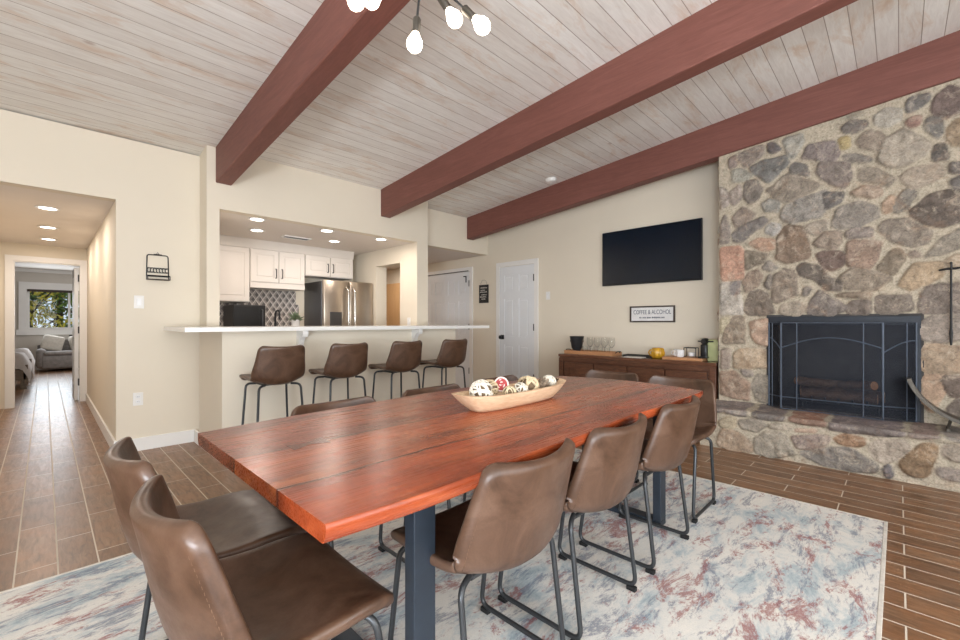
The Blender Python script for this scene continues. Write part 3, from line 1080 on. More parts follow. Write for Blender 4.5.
def shell_part(knots, d0, d1, round_start, round_end, rc, T):
    """closed padded sheet following knots (y, z, half width, curl) between arc lengths d0 and d1"""
    C = catmull(knots, 24)
    L = [0.0]
    for a, b in zip(C, C[1:]):
        L.append(L[-1] + math.hypot(b[0] - a[0], b[1] - a[1]))
    tot = L[-1]
    d0, d1 = d0 * tot, d1 * tot

    def at(d):
        d = min(max(d, 0), tot)
        i = max(0, min(len(L) - 2, next((k for k in range(len(L) - 1) if L[k + 1] >= d), len(L) - 2)))
        f = (d - L[i]) / max(1e-9, L[i + 1] - L[i])
        return [x + (y - x) * f for x, y in zip(C[i], C[i + 1])]
    te = 0.014
    near = [0, 0.0008, 0.003, 0.007, 0.014, 0.024, 0.038, 0.055]
    ds = []
    if round_start:
        ds += [d0 + x for x in near]
    else:
        ds += [d0]
    inner0, inner1 = d0 + (0.055 if round_start else 0), d1 - (0.055 if round_end else 0)
    n = 14
    ds += [inner0 + (inner1 - inner0) * k / n for k in range(1, n)]
    if round_end:
        ds += [d1 - x for x in near[::-1]]
    else:
        ds += [d1]
    ss = [0, 0.14, 0.28, 0.42, 0.56, 0.69, 0.80, 0.88, 0.935, 0.968, 0.985, 0.996, 1.0]
    ss = [-x for x in ss[:0:-1]] + ss
    mb = MB()
    top, bot, edge_l, edge_r, edge_t = [], [], [], [], []
    for d in ds:
        y, z, w, curl = at(d)
        ya, za = at(d + 0.004)[:2]
        yb, zb = at(d - 0.004)[:2]
        ty, tz = ya - yb, za - zb
        ln = math.hypot(ty, tz) or 1
        ny, nz = tz / ln, -ty / ln
        e = min(d - d0 if round_start else 9, d1 - d if round_end else 9)
        ww = w
        if e < rc:
            ww = w - rc + math.sqrt(max(0, rc * rc - (rc - e) ** 2))
        fe = math.sqrt(max(0.0, 1 - (1 - min(1, e / te)) ** 2)) if e < te else 1.0
        rt, rb = [], []
        for s in ss:
            a = abs(s)
            fs = 1.0
            ed = (1 - a) * ww
            if ed < te:
                fs = math.sqrt(max(0.0, 1 - (1 - ed / te) ** 2))
            th = T * 0.5 * fe * fs
            c = curl * a ** 2.0
            px, py, pz = s * ww, y + ny * c, z + nz * c
            rt.append(mb.bm.verts.new((px, py + ny * th, pz + nz * th)))
            rb.append(mb.bm.verts.new((px, py - ny * th, pz - nz * th)))
        top.append(rt)
        bot.append(rb)
    for A in (top, bot):
        for r0, r1 in zip(A, A[1:]):
            for k in range(len(ss) - 1):
                mb.bm.faces.new((r0[k], r0[k + 1], r1[k + 1], r1[k]))
    for k in (0, -1):
        for i in range(len(ds) - 1):
            mb.bm.faces.new((top[i][k], top[i + 1][k], bot[i + 1][k], bot[i][k]))
    for i in (0, -1):
        for k in range(len(ss) - 1):
            mb.bm.faces.new((top[i][k], top[i][k + 1], bot[i][k + 1], bot[i][k]))
    bmesh.ops.remove_doubles(mb.bm, verts=mb.bm.verts, dist=0.00005)
    # stitch line on the inside rim, returned as short dashes
    sts = []
    for sgn in (-1, 1):
        st = MB()
        sts.append(st)
        d = d0 + 0.03
        while d < d1 - 0.05:
            y, z, w, curl = at(d)
            y2, z2, w2, c2 = at(d + 0.007)
            ty, tz = y2 - y, z2 - z
            ln = math.hypot(ty, tz) or 1
            ny, nz = tz / ln, -ty / ln
            a = 1 - 0.016 / w
            off = curl * a ** 2.0 - T * 0.5 + 0.0006
            st.tube([(sgn * a * w, y + ny * off, z + nz * off), (sgn * (a + 0.004) * w2, y2 + ny * off, z2 + nz * off)], 0.0011, 4)
            d += 0.012
    return mb, sts


CHAIR_KN = [(0.196, 0.414, 0.205, 0.0), (0.207, 0.437, 0.215, 0.004), (0.184, 0.455, 0.228, 0.008), (0.115, 0.457, 0.236, 0.012), (0.02, 0.447, 0.238, 0.02),
            (-0.08, 0.434, 0.240, 0.044), (-0.145, 0.438, 0.242, 0.068), (-0.19, 0.470, 0.243, 0.080), (-0.210, 0.53, 0.241, 0.080),
            (-0.226, 0.60, 0.232, 0.074), (-0.242, 0.685, 0.219, 0.064), (-0.258, 0.760, 0.208, 0.054)]


def sled_leg(sx):
    x = sx * 0.212
    top = sx * 0.15
    return MB().tube(fillet([(top, 0.13, 0.436), (x, 0.165, 0.425), (x + sx * 0.006, 0.225, 0.022), (x + sx * 0.006, -0.165, 0.022), (x, -0.115, 0.415), (top, -0.09, 0.422)], 0.045, 6), 0.0092, 10)


def dining_chair(loc, rz, label, group):
    t = thing('dining_chair', loc, label, 'chair', group, rz)
    mb, st = shell_part(CHAIR_KN, 0, 0.50, True, False, 0.055, 0.034)
    mb.build('seat', 'leather', t, 'all')
    mb, st = shell_part(CHAIR_KN, 0.497, 1.0, False, True, 0.045, 0.036)
    b = mb.build('backrest', 'leather', t, 'all')
    for q in st:
        q.build('stitching', 'stitch', b)
    for s in (-1, 1):
        o = sled_leg(s).build('leg', 'leg', t, True)
        for y in (-0.145, 0.20):
            MB().box(s * 0.218 - 0.012, s * 0.218 + 0.012, y - 0.02, y + 0.02, 0.0, 0.018, 0.003).build('rubber_foot', 'rubber', o)
    MB().tube([(-0.15, 0.13, 0.430), (0.15, 0.13, 0.430)], 0.008, 8).build('seat_rail', 'leg', t, True)
    MB().tube([(-0.15, -0.09, 0.412), (0.15, -0.09, 0.412)], 0.008, 8).build('seat_rail', 'leg', t, True)
    return t


RZ = 0.010     # top of the rug
CG = 'brown leather dining chairs around the table'
chair = dining_chair((0.395, 1.112, RZ), -PI / 2, 'brown dining chair at the hallway end of the table, away from the bar', CG)
for loc, rz, lab in (
        ((0.39, 1.612, RZ), -PI / 2, 'brown dining chair at the hallway end of the table, on the side towards the bar'),
        ((1.00, 0.962, RZ), 0.0, 'brown dining chair with its back to us, first of three from the hallway end'),
        ((1.535, 0.958, RZ), 0.0, 'middle of three brown dining chairs with their backs to us'),
        ((2.15, 0.952, RZ), 0.0, 'brown dining chair with its back to us, last of three towards the fireplace'),
        ((0.965, 1.70, RZ), PI, 'brown dining chair on the bar side, its back top showing below the first two stools'),
        ((1.565, 1.72, RZ), PI, 'brown dining chair on the bar side, its back top showing below the third stool'),
        ((2.145, 1.745, RZ), PI, 'brown dining chair on the bar side, its back top peeking out behind the wooden bowl'),
        ((2.80, 1.05, RZ), PI / 2, 'brown dining chair at the fireplace end of the table, in front of the hearth'),
        ((2.815, 1.555, RZ), PI / 2, 'brown dining chair at the fireplace end of the table, in front of the sideboard')):
    dup(chair, loc, rz, lab)

STOOL_KN = [(0.231, 0.670, 0.172, 0.0), (0.240, 0.690, 0.180, 0.004), (0.215, 0.706, 0.190, 0.006), (0.12, 0.704, 0.196, 0.01), (0.0, 0.688, 0.199, 0.02),
            (-0.09, 0.668, 0.203, 0.048), (-0.145, 0.672, 0.206, 0.068), (-0.182, 0.704, 0.207, 0.074), (-0.200, 0.76, 0.205, 0.070),
            (-0.214, 0.835, 0.192, 0.058), (-0.226, 0.90, 0.184, 0.050), (-0.240, 0.964, 0.176, 0.044)]


def bar_stool(loc, rz, label, group):
    t = thing('bar_stool', loc, label, 'bar stool', group, rz)
    mb, st = shell_part(STOOL_KN, 0, 0.54, True, False, 0.045, 0.028)
    mb.build('seat', 'leather', t, 'all')
    mb, st = shell_part(STOOL_KN, 0.537, 1.0, False, True, 0.04, 0.028)
    mb.build('backrest', 'leather', t, 'all')
    for sx in (-1, 1):
        for sy in (-1, 1):
            o = MB().tube(fillet([(sx * 0.10, sy * 0.10, 0.656), (sx * 0.16, sy * 0.15, 0.652), (sx * 0.195, sy * 0.19, 0.01)], 0.05, 6), 0.0092, 8).build('leg', 'leg', t, True)
            MB().lathe([(0, 0), (0.013, 0), (0.013, 0.02), (0, 0.02)], sx * 0.195, sy * 0.19, 0, 10).build('rubber_foot', 'rubber', o)
    k = 0.1876
    MB().tube(fillet([(-k, 0, 0.2), (-k, k - 0.006, 0.2), (k, k - 0.006, 0.2), (k, -k + 0.006, 0.2), (-k, -k + 0.006, 0.2), (-k, 0, 0.2)], 0.03, 4), 0.008, 8).build('footrest', 'leg', t, True)
    MB().box(-0.10, 0.10, -0.08, 0.12, 0.650, 0.662).build('mounting_plate', 'leg', t)
    return t


SG = 'brown leather bar stools along the counter'
stool = bar_stool((1.31, 3.65, 0), 0.0, 'brown leather bar stool at the hallway end of the row of four', SG)
for x, lab in ((1.89, 'second brown leather bar stool from the hallway'),
               (2.51, 'third brown leather bar stool from the hallway'),
               (3.145, 'last brown leather bar stool, by the closet doors')):
    dup(stool, (x, 3.65, 0), 0.0, lab)

# ================================================================== TABLE
t = thing('dining_table', (1.52, 1.325, RZ), 'long red-brown live edge wooden table on black steel legs', 'table')
X0, X1 = -1.14, 1.15
ZT, TH = 0.75, 0.042
tb = MB()
NX, NYY = 90, 26


def edge_near(x):
    return -0.530 - 0.008 * math.sin((x - X0) / (X1 - X0) * PI) + 0.012 * math.sin(3.1 * x + 1) + 0.006 * math.sin(9 * x) + (0.03 * max(0, (x - X1 + 0.28) / 0.28) ** 2)


def edge_far(x):
    return 0.44 + 0.095 * math.sin(min(1, (x - X0) / (X1 - X0) * 1.05) * PI * 0.93 + 0.12) + 0.014 * math.sin(2.4 * x) + 0.005 * math.sin(8 * x + 2)


def end_x(v):
    return X1 + 0.10 * math.sin(v * PI) - 0.03


ring = []
prof = [(0.0, 0.0), (0.003, -0.003), (0.004, -0.012), (0.001, -0.028), (-0.006, -TH + 0.004), (-0.010, -TH)]
layers = []
for off, dz in prof:
    lay = []
    for i in range(NX):
        u = i / (NX - 1)
        col = []
        for j in range(NYY):
            v = j / (NYY - 1)
            x = X0 + (end_x(v) - X0) * u
            xr = min(x, X1)
            a, b = edge_near(xr) - off, edge_far(xr) + off
            col.append((x + (off * 0.35 if i == NX - 1 else 0), a + (b - a) * v, ZT + dz))
        lay.append(col)
    layers.append(lay)
V = [[[tb.bm.verts.new(p) for p in col] for col in lay] if k in (0, len(prof) - 1) else None for k, lay in enumerate(layers)]


def border(lay):
    out = [lay[i][0] for i in range(NX)]
    out += [lay[NX - 1][j] for j in range(1, NYY)]
    out += [lay[i][NYY - 1] for i in range(NX - 2, -1, -1)]
    out += [lay[0][j] for j in range(NYY - 2, 0, -1)]
    return out


for k in (0, len(prof) - 1):
    for i in range(NX - 1):
        for j in range(NYY - 1):
            tb.bm.faces.new((V[k][i][j], V[k][i + 1][j], V[k][i + 1][j + 1], V[k][i][j + 1]))
prev = border(V[0])
for k in range(1, len(prof)):
    cur = border(V[k]) if V[k] else [tb.bm.verts.new(p) for p in border(layers[k])]
    for i in range(len(cur)):
        q = (i + 1) % len(cur)
        tb.bm.faces.new((prev[i], prev[q], cur[q], cur[i]))
    prev = cur
tb.build('tabletop', 'table', t, True)
for px in (-0.775, 0.915):
    for py in (-0.358, 0.39):
        MB().box(px - 0.038, px + 0.038, py - 0.022, py + 0.022, 0.03, ZT - TH - 0.008, 0.003).build('leg', 'slate', t)
    MB().box(px - 0.038, px + 0.038, -0.38, 0.412, 0.0, 0.03, 0.003).build('foot_bar', 'slate', t)
    MB().box(px - 0.05, px + 0.05, -0.42, 0.46, ZT - TH - 0.008, ZT - TH + 0.001).build('mounting_plate', 'slate', t)
# dark bow-tie key let into the seam of the top
MB().prism([(-0.985, -0.01, ZT), (-0.985, 0.065, ZT), (-0.925, 0.045, ZT), (-0.865, 0.075, ZT), (-0.865, -0.005, ZT), (-0.925, 0.02, ZT)], (0, 0, 0.0006)).build('bow_tie_key', wood('dark_walnut_inlay', [(0.2, rgb(78, 34, 20)), (0.9, rgb(112, 52, 32))], (2, 8, 8), 0.25), t)

# rug
t = MB()
RX0, RX1, RY0, RY1 = -0.28, 3.37, 0.05, 2.71
t.grid(60, 44, lambda u, v: (RX0 + (RX1 - RX0) * u, RY0 + (RY1 - RY0) * v + 0.006 * math.sin(u * 23), RZ - 0.0005))
t.box(RX0, RX1, RY0 - 0.003, RY0 + 0.01, 0, RZ - 0.001).box(RX0, RX1, RY1 - 0.01, RY1 + 0.003, 0, RZ - 0.001)
t.box(RX0 - 0.003, RX0 + 0.01, RY0, RY1, 0, RZ - 0.001).box(RX1 - 0.01, RX1 + 0.003, RY0, RY1, 0, RZ - 0.001)
rug = t.build('area_rug', 'rug')
tag(rug, 'distressed abstract rug in pale blue, cream and rust under the table', 'rug')
e = MB()
for (a, b, c, d) in ((RX0 - 0.006, RX1 + 0.006, RY0 - 0.006, RY0 + 0.010), (RX0 - 0.006, RX1 + 0.006, RY1 - 0.010, RY1 + 0.006), (RX0 - 0.006, RX0 + 0.010, RY0, RY1), (RX1 - 0.010, RX1 + 0.006, RY0, RY1)):
    e.box(a, b, c, d, 0.0005, RZ + 0.001, 0.002)
e.build('binding', 'rugedge', rug)

# ================================================================== BOWL AND ITS BALLS
BX, BY, BZ = 1.59, 1.325, RZ + ZT
bowl = thing('dough_bowl', (BX, BY, BZ), 'long pale carved wooden bowl full of decorative balls', 'bowl')
mb = MB()
Lh, Wh, Hh = 0.378, 0.108, 0.074


def bowl_pt(u, v, inner):
    th = u * 2 * PI
    c, s = math.cos(th), math.sin(th)
    e = 0.62
    ex = math.copysign(abs(c) ** 0.72, c)
    ey = math.copysign(abs(s) ** e, s)
    k = v
    grow = 0.72 + 0.28 * k
    lift = 0.012 * abs(ex) ** 4 * k
    L, W = (Lh, Wh) if not inner else (Lh - 0.02, Wh - 0.016)
    z0 = 0.0 if not inner else 0.014
    return (ex * L * grow, ey * W * (0.55 + 0.45 * k ** 0.7), z0 + (Hh - z0) * k ** 1.15 + lift)


n = 48
rows = []
for k in range(9):
    rows.append([mb.bm.verts.new(bowl_pt(i / n, k / 8, False)) for i in range(n)])
for k in range(8, -1, -1):
    rows.append([mb.bm.verts.new(bowl_pt(i / n, k / 8, True)) for i in range(n)])
for A, B in zip(rows, rows[1:]):
    for i in range(n):
        mb.bm.faces.new((A[i], A[(i + 1) % n], B[(i + 1) % n], B[i]))
mb.bm.faces.new(rows[0])
mb.bm.faces.new(rows[-1])
mb.build('bowl_body', 'bowl', bowl, True)


def wrapped_ball(name, c, r, mat, label, turns=9, strand=0.1, cat='decorative ball', grp='decorative balls in the wooden bowl'):
    """ball wound from strands"""
    mb = MB()
    for k in range(turns):
        R = Euler((random.uniform(0, PI), random.uniform(0, PI), random.uniform(0, PI))).to_matrix()
        off = random.uniform(-0.45, 0.45) * r
        q = math.sqrt(r * r - off * off) * 0.96
        mb.tube([R @ Vector((q * math.cos(a), q * math.sin(a), off)) for a in (2 * PI * i / 22 for i in range(22))], r * strand, 6, closed=True)
    o = mb.build(name, mat, None, True, c)
    MB().sphere((0, 0, 0), r * 0.84, u=14, v=9).build('core', 'core', o, 'all')
    return tag(o, label, cat, grp)


def bz(r):
    return BZ + 0.034 + r


wrapped_ball('rattan_ball', (BX - 0.245, BY - 0.015, bz(0.052)), 0.052, 'ropewhite', 'large white lattice ball at the near end of the wooden bowl', 12, 0.085)
wrapped_ball('twine_ball', (BX - 0.13, BY + 0.045, bz(0.042) + 0.005), 0.042, 'rope', 'beige twine ball behind the large white lattice ball', 11, 0.09)
wrapped_ball('twine_ball', (BX - 0.09, BY - 0.045, bz(0.032)), 0.032, 'rope', 'small beige ball below the red curled disc', 10, 0.09)
wrapped_ball('twine_ball', (BX - 0.01, BY - 0.045, bz(0.036)), 0.036, 'ropewhite', 'white twine ball in the middle of the wooden bowl', 11, 0.10)
wrapped_ball('twine_ball', (BX + 0.09, BY - 0.02, bz(0.045)), 0.045, 'rope', 'cream banded ball right of the red curled disc', 6, 0.15)
wrapped_ball('twine_ball', (BX + 0.275, BY - 0.005, bz(0.040)), 0.040, 'ropewhite', 'smooth white ball near the far end of the wooden bowl', 30, 0.06)
wrapped_ball('twine_ball', (BX + 0.15, BY + 0.055, bz(0.038)), 0.038, 'rope', 'small cream ball behind the grey pine cone', 10, 0.12)


def pine_cone(c, r, label, mat='cone'):
    mb = MB()
    mb.sphere((0, 0, 0), r * 0.7, 1, 1, 1.15, 12, 8)
    for ring in range(7):
        z = -1 + 2 * (ring + 0.5) / 7
        q = math.sqrt(1 - z * z)
        nn = max(4, int(11 * q))
        for k in range(nn):
            a = 2 * PI * (k + 0.5 * (ring % 2)) / nn
            d = Vector((q * math.cos(a), q * math.sin(a), z * 1.15))
            p = d * r
            s = Vector((-math.sin(a), math.cos(a), 0)) * r * 0.24
            v = [mb.bm.verts.new(x) for x in (d * r * 0.5 + s, d * r * 0.5 - s, p - s * 0.6 + Vector((0, 0, r * 0.16)), p + s * 0.6 + Vector((0, 0, r * 0.16)))]
            mb.bm.faces.new(v)
    o = mb.build('pine_cone', mat, None, False, c)
    o.rotation_euler = (0.5, 0.9, 0.3)
    return tag(o, label, 'pine cone', 'pine cones in the wooden bowl')


pine_cone((BX + 0.19, BY - 0.025, bz(0.036)), 0.036, 'grey-brown pine cone between the cream banded and smooth white balls')
pine_cone((BX + 0.345, BY + 0.0, bz(0.022) + 0.014), 0.02, 'small brown cone at the far tip of the wooden bowl', 'bark')

# red and pale curled disc standing on edge
d = thing('curled_disc', (BX - 0.085, BY + 0.01, bz(0.062) + 0.004), 'round dusty red and pink curled disc standing in the wooden bowl', 'ornament')
d.rotation_euler = (0, 0, -0.75)
sp = MB()
sp.tube([(0.026 * (1 - 0.075 * a) * math.cos(a), 0.004 * math.sin(3 * a), 0.026 * (1 - 0.075 * a) * math.sin(a)) for a in (i * 0.2 for i in range(8, 60))], 0.0030, 6)
sp.build('pale_spiral', 'pinkwhite', d, True)
rm = MB()
rm.tube([(0.031 * math.cos(a), 0.0, 0.031 * math.sin(a)) for a in (2 * PI * i / 30 for i in range(30))], 0.0045, 7, closed=True)
rm.build('pale_rim', 'pinkwhite', d, True)
MB().lathe([(0, -0.003), (0.030, -0.003), (0.030, 0.003), (0, 0.003)], segs=24, axis='y').build('red_disc', 'redrim', d)


# ================================================================== STONE FIREPLACE
WALL_STONES = """109 276 90 279 89 271 104 262 109 270|140,125,115
86 279 82 279 76 271 81 269 85 272|105,98,100
74 279 60 281 59 273 67 260 71 266|160,158,148
61 259 56 270 39 267 35 258 38 251|140,125,122
118 274 112 276 111 265 117 264|150,130,122
100 260 90 265 72 264 70 257 85 243 94 252|120,120,118
69 253 66 257 57 252 55 242 68 248|118,112,108
116 262 108 262 98 253 104 250 114 251|160,158,145
105 240 103 248 95 248 90 239 95 229 100 227 105 234|130,118,108
87 237 71 248 48 233 52 229 72 222 81 229|150,135,118
51 243 49 252 39 250 29 247 28 236 32 226 42 233|135,120,112
125 247 120 243 119 229 125 227|165,150,140
117 241 109 246 107 234 113 228 118 235|165,148,138
115 216 107 225 96 216 103 210 112 207|150,132,118
91 225 85 228 77 223 78 215 87 218|150,148,140
76 212 74 219 55 226 44 227 43 216 48 206 68 203 75 208|150,143,135
125 211 121 221 117 205 118 193 125 192|150,135,125
115 199 112 204 90 212 86 208 95 202 107 191 114 194|130,122,118
88 199 84 206 77 203 77 198 82 195|165,162,158
78 192 74 200 70 202 60 198 54 175 56 171 72 168 79 174|138,112,90
58 196 54 201 44 202 43 196 50 190|160,145,128
53 183 44 192 35 191 34 182 39 176 50 180|150,130,112
125 188 108 188 105 182 106 158 123 156 125 162|200,140,110
101 190 93 193 82 190 81 182 90 181|185,140,110
104 183 86 178 89 172 103 165|135,120,100
90 165 85 171 78 164 84 162|150,140,130
105 153 101 162 94 164 90 158 94 149 104 143|155,130,110
88 149 85 158 83 159 84 146|130,118,108
82 134 81 158 73 164 66 160 63 139 72 136 80 132|140,122,105
64 163 60 167 50 164 42 153 34 150 35 142 43 143 52 152 61 156|115,102,92
51 173 47 176 35 174 32 171 33 162 39 159 46 163|120,95,85
61 138 59 146 54 146 57 138|145,132,122
105 127 100 144 92 145 85 140 80 124 89 122 101 123|128,112,98
78 124 76 131 63 134 57 127 63 121 74 122|165,148,128
56 124 55 133 49 142 42 137 33 130 31 127 40 121 55 122|135,122,115
125 154 117 154 116 140 108 141 106 123 124 124|190,180,168
116 154 109 154 109 143 116 140|140,130,128
34 277 30 281 18 278 18 274 26 271 32 273|128,118,112
14 280 7 284 -1 281 -2 272 6 269 13 273|175,168,155
-4 282 -6 287 -17 287 -16 283 -10 278 -5 276|120,115,112
-18 275 -20 284 -27 289 -32 285 -34 269 -26 267 -20 270|120,98,92
-4 270 -8 272 -12 271 -11 265 -6 265|165,120,105
-14 263 -16 269 -23 265 -23 256 -21 252 -17 257|125,120,115
-26 258 -31 263 -35 261 -35 243 -29 244 -26 250|165,138,105
35 268 30 269 29 260 34 259|190,165,95
25 263 18 270 10 266 7 259 12 252 22 257|150,132,115
34 254 25 253 15 247 17 244 30 248|140,130,120
12 244 7 260 -3 265 -17 250 -15 242 -2 236 5 237|165,152,135
-18 239 -20 248 -24 247 -26 240 -26 235 -20 236|105,98,92
23 236 22 241 13 238 2 228 5 222 14 227 22 231|155,140,122
-1 229 -6 233 -22 232 -24 226 -18 220 -8 218 -3 223|168,150,130
-27 232 -31 232 -35 231 -35 223 -27 225|115,105,100
-27 218 -31 221 -36 220 -36 210 -31 212|105,98,95
36 285 26 288 18 284 26 283|165,155,135
29 222 20 226 10 222 9 216 16 215 26 220|175,148,125
45 225 32 223 34 217 43 212 45 219|115,110,108
40 197 37 210 23 214 12 207 11 199 22 194 35 194|145,135,125
9 210 4 215 2 209 5 201 9 202|190,155,125
2 209 -4 217 -9 214 -5 203 2 200|130,122,112
-6 200 -17 211 -27 212 -33 202 -32 189 -23 186 -14 189|110,95,85
12 190 9 196 -4 195 -18 183 -16 175 -7 173 6 181|145,130,115
31 189 27 192 15 191 15 184 31 186|145,130,122
30 181 26 182 10 179 12 166 17 159 30 162|155,125,105
12 159 4 172 -2 172 -4 164 3 153 10 156|140,122,100
36 153 28 159 15 156 4 149 14 141 31 143|150,132,112
0 144 -9 160 -23 160 -24 150 -7 140|180,150,112
-14 164 -23 178 -33 183 -33 170 -23 166|150,138,122
38 138 28 140 16 138 17 135 32 136|150,128,105
31 127 27 133 16 132 16 122 28 121|125,110,100
14 125 12 136 -6 136 -8 126 1 122 11 122|140,125,112
-11 129 -14 141 -25 144 -35 143 -35 121 -12 122|130,115,105
-24 160 -31 165 -35 162 -33 156 -27 157|175,150,120
-6 168 -9 170 -12 165 -6 166|150,130,115
123 98 119 115 112 122 105 120 104 96 114 95 122 94|150,130,108
100 115 85 119 85 94 95 96 99 102|190,150,122
124 88 116 90 118 71 125 70|165,145,130
113 85 109 90 85 89 85 74 113 72|185,155,120
107 70 99 69 98 65 104 64|150,135,125
125 66 113 68 101 58 101 42 112 42 125 45|165,130,105
98 57 94 67 85 65 85 41 95 42|150,138,122
125 118 119 120 116 118 121 110 124 104|195,180,140
-12 116 -18 120 -34 119 -34 104 -24 101 -12 102|155,140,128
-12 92 -14 98 -34 97 -34 79 -12 78|170,142,112
-12 63 -14 75 -22 76 -23 61 -18 47 -12 55|185,145,112
-23 72 -26 76 -34 75 -34 62 -28 61|130,108,95
-25 51 -30 58 -35 59 -35 46 -27 48|130,112,100"""
HEARTH_STONES = """127 34 113 46 104 45 111 36 118 33|140,130,126
113 34 110 40 104 43 96 42 96 33 104 32|140,128,122
91 33 91 42 81 44 68 38 68 33 79 32|125,115,110
65 36 63 40 41 38 42 33 57 32 64 34|155,115,95
39 31 38 37 20 39 -2 39 -3 34 7 32 25 31|128,115,112
-6 34 -6 38 -19 39 -20 36 -13 34|145,125,115
-22 37 -23 40 -30 42 -32 35 -27 35|150,140,130
118 24 110 30 104 30 105 21 116 20|185,165,130
102 27 88 31 81 27 88 20 99 22|150,138,122
80 27 71 30 62 29 63 26 76 25|175,160,140
119 5 114 19 102 17 92 10 92 2 106 0 118 2|170,140,110
90 13 81 22 68 22 64 12 61 6 79 0 89 3|160,148,130
64 21 48 24 38 25 40 19 48 14 60 12|150,128,118
62 27 48 29 48 27 61 25|185,150,125
37 24 32 28 18 28 18 23 21 21 34 21|165,120,80
58 8 47 14 38 17 28 18 18 14 10 8 12 4 27 2 44 2|130,122,115
16 23 12 27 -3 30 -6 26 1 16 8 11 14 14|175,158,140
8 7 6 11 4 10 3 4 5 0 7 3|110,105,110
0 12 -6 22 -13 30 -18 30 -18 20 -14 8 -10 5 -3 7|150,115,75
-22 24 -23 30 -32 32 -32 21 -26 22|165,148,130
-19 14 -27 15 -33 14 -33 9 -24 8 -20 10|150,135,125"""


def read_stones(s):
    out = []
    for l in s.strip().split('\n'):
        p, c = l.split('|')
        v = list(map(float, p.split()))
        P = np.array(v).reshape(-1, 2) / 100.0
        out.append((P, [lin(float(q)) for q in c.split(',')]))
    return out


def poly_sd(P, y, z):
    """signed distance to a polygon, positive inside"""
    d = np.full(y.shape, 1e9)
    inside = np.zeros(y.shape, bool)
    n = len(P)
    for i in range(n):
        (ax, ay), (bx, by) = P[i], P[(i + 1) % n]
        ex, ey = bx - ax, by - ay
        wx, wy = y - ax, z - ay
        t = np.clip((wx * ex + wy * ey) / (ex * ex + ey * ey + 1e-12), 0, 1)
        d = np.minimum(d, np.hypot(wx - ex * t, wy - ey * t))
        c = ((ay > z) != (by > z))
        with np.errstate(divide='ignore', invalid='ignore'):
            xx = (bx - ax) * (z - ay) / (by - ay + 1e-12) + ax
        inside ^= c & (y < xx)
    return np.where(inside, d, -d)


MORTAR = np.array([lin(186), lin(174), lin(154)])


def carve(stones, y, z, depth, wob=0.012):
    """relief height and colour of stones laid in mortar"""
    h = np.zeros(y.shape)
    col = np.tile(MORTAR, y.shape + (1,)).reshape(y.shape + (3,))
    nz = (vnoise(y, z, 0.09) - 0.5) * 2 + (vnoise(y + 3, z + 7, 0.035) - 0.5)
    rough = -np.abs(vnoise(y + 9, z + 2, 0.075) - 0.5) * 0.034 + (vnoise(y + 5, z + 8, 0.03) - 0.5) * 0.014
    for k, (P, c) in enumerate(stones):
        y0, z0 = P.min(0) - 0.05
        y1, z1 = P.max(0) + 0.05
        m = (y > y0) & (y < y1) & (z > z0) & (z < z1)
        if not m.any():
            continue
        yy, zz = y[m], z[m]
        # soften the corners of the outline by averaging offset samples
        sd = poly_sd(P, yy, zz)
        for a in range(6):
            sd = sd + poly_sd(P, yy + 0.018 * math.cos(a * PI / 3), zz + 0.018 * math.sin(a * PI / 3))
        sd = sd / 7 + nz[m] * wob * 0.55 + 0.016
        s = np.clip(sd / 0.016, 0, 1)
        s = s * s * (3 - 2 * s)
        tilt = ((yy - P[:, 0].mean()) * rng.uniform(-0.10, 0.10) + (zz - P[:, 1].mean()) * rng.uniform(-0.06, 0.06))
        hh = s * (depth * (0.8 + 0.4 * (k * 37 % 10) / 10) + rough[m] + tilt)
        better = hh > h[m]
        f = np.clip(sd / 0.008, 0, 1)[:, None]
        lum = 0.30 * c[0] + 0.55 * c[1] + 0.15 * c[2]
        c = [0.62 * q + 0.42 * lum * w_ for q, w_ in zip(c, (1.10, 1.0, 0.86))]
        v = 0.80 + 0.40 * vnoise(yy + k, zz - k, 0.07)[:, None] + 0.16 * (vnoise(yy - k, zz + k, 0.022)[:, None] - 0.5)
        cc = np.array(c)[None, :] * v
        base = col[m]
        col[m] = np.where(better[:, None], base * (1 - f) + cc * f, base)
        hm = h[m]
        h[m] = np.where(better, hh, hm)
    h += (vnoise(y, z, 0.12) - 0.5) * 0.010 + (vnoise(y, z, 0.03) - 0.5) * 0.004
    return h, col


def relief_mesh(mb_pts, nu, nv, cols, keep, extra=None):
    """grid of points (nu, nv, 3) into a mesh with a colour attribute"""
    idx = np.arange(nu * nv).reshape(nu, nv)
    q = np.stack([idx[:-1, :-1], idx[1:, :-1], idx[1:, 1:], idx[:-1, 1:]], -1)
    q = q[keep].reshape(-1, 4)
    return mb_pts.reshape(-1, 3), q, cols.reshape(-1, 3)


def mesh_from(name, chunks, parent):
    vs, fs, cs = [], [], []
    o = 0
    for v, f, c in chunks:
        vs.append(v)
        fs.append(f + o)
        cs.append(c)
        o += len(v)
    vs, fs, cs = np.concatenate(vs), np.concatenate(fs), np.concatenate(cs)
    me = bpy.data.meshes.new(name)
    me.from_pydata(vs.tolist(), [], fs.tolist())
    at = me.attributes.new('stone_colour', 'FLOAT_COLOR', 'POINT')
    at.data.foreach_set('color', np.concatenate([cs, np.ones((len(cs), 1))], 1).astype(np.float32).ravel())
    me.materials.append(M['stone'])
    for p in me.polygons:
        p.use_smooth = True
    ob = bpy.data.objects.new(name, me)
    COL.objects.link(ob)
    ob.parent = parent
    return ob


fire = thing('stone_fireplace', (4.65, 0.365, 0), 'fieldstone fireplace with raised hearth rising to the ceiling beam', 'fireplace')
OX, OY = 4.65, 0.365
ws = read_stones(WALL_STONES)
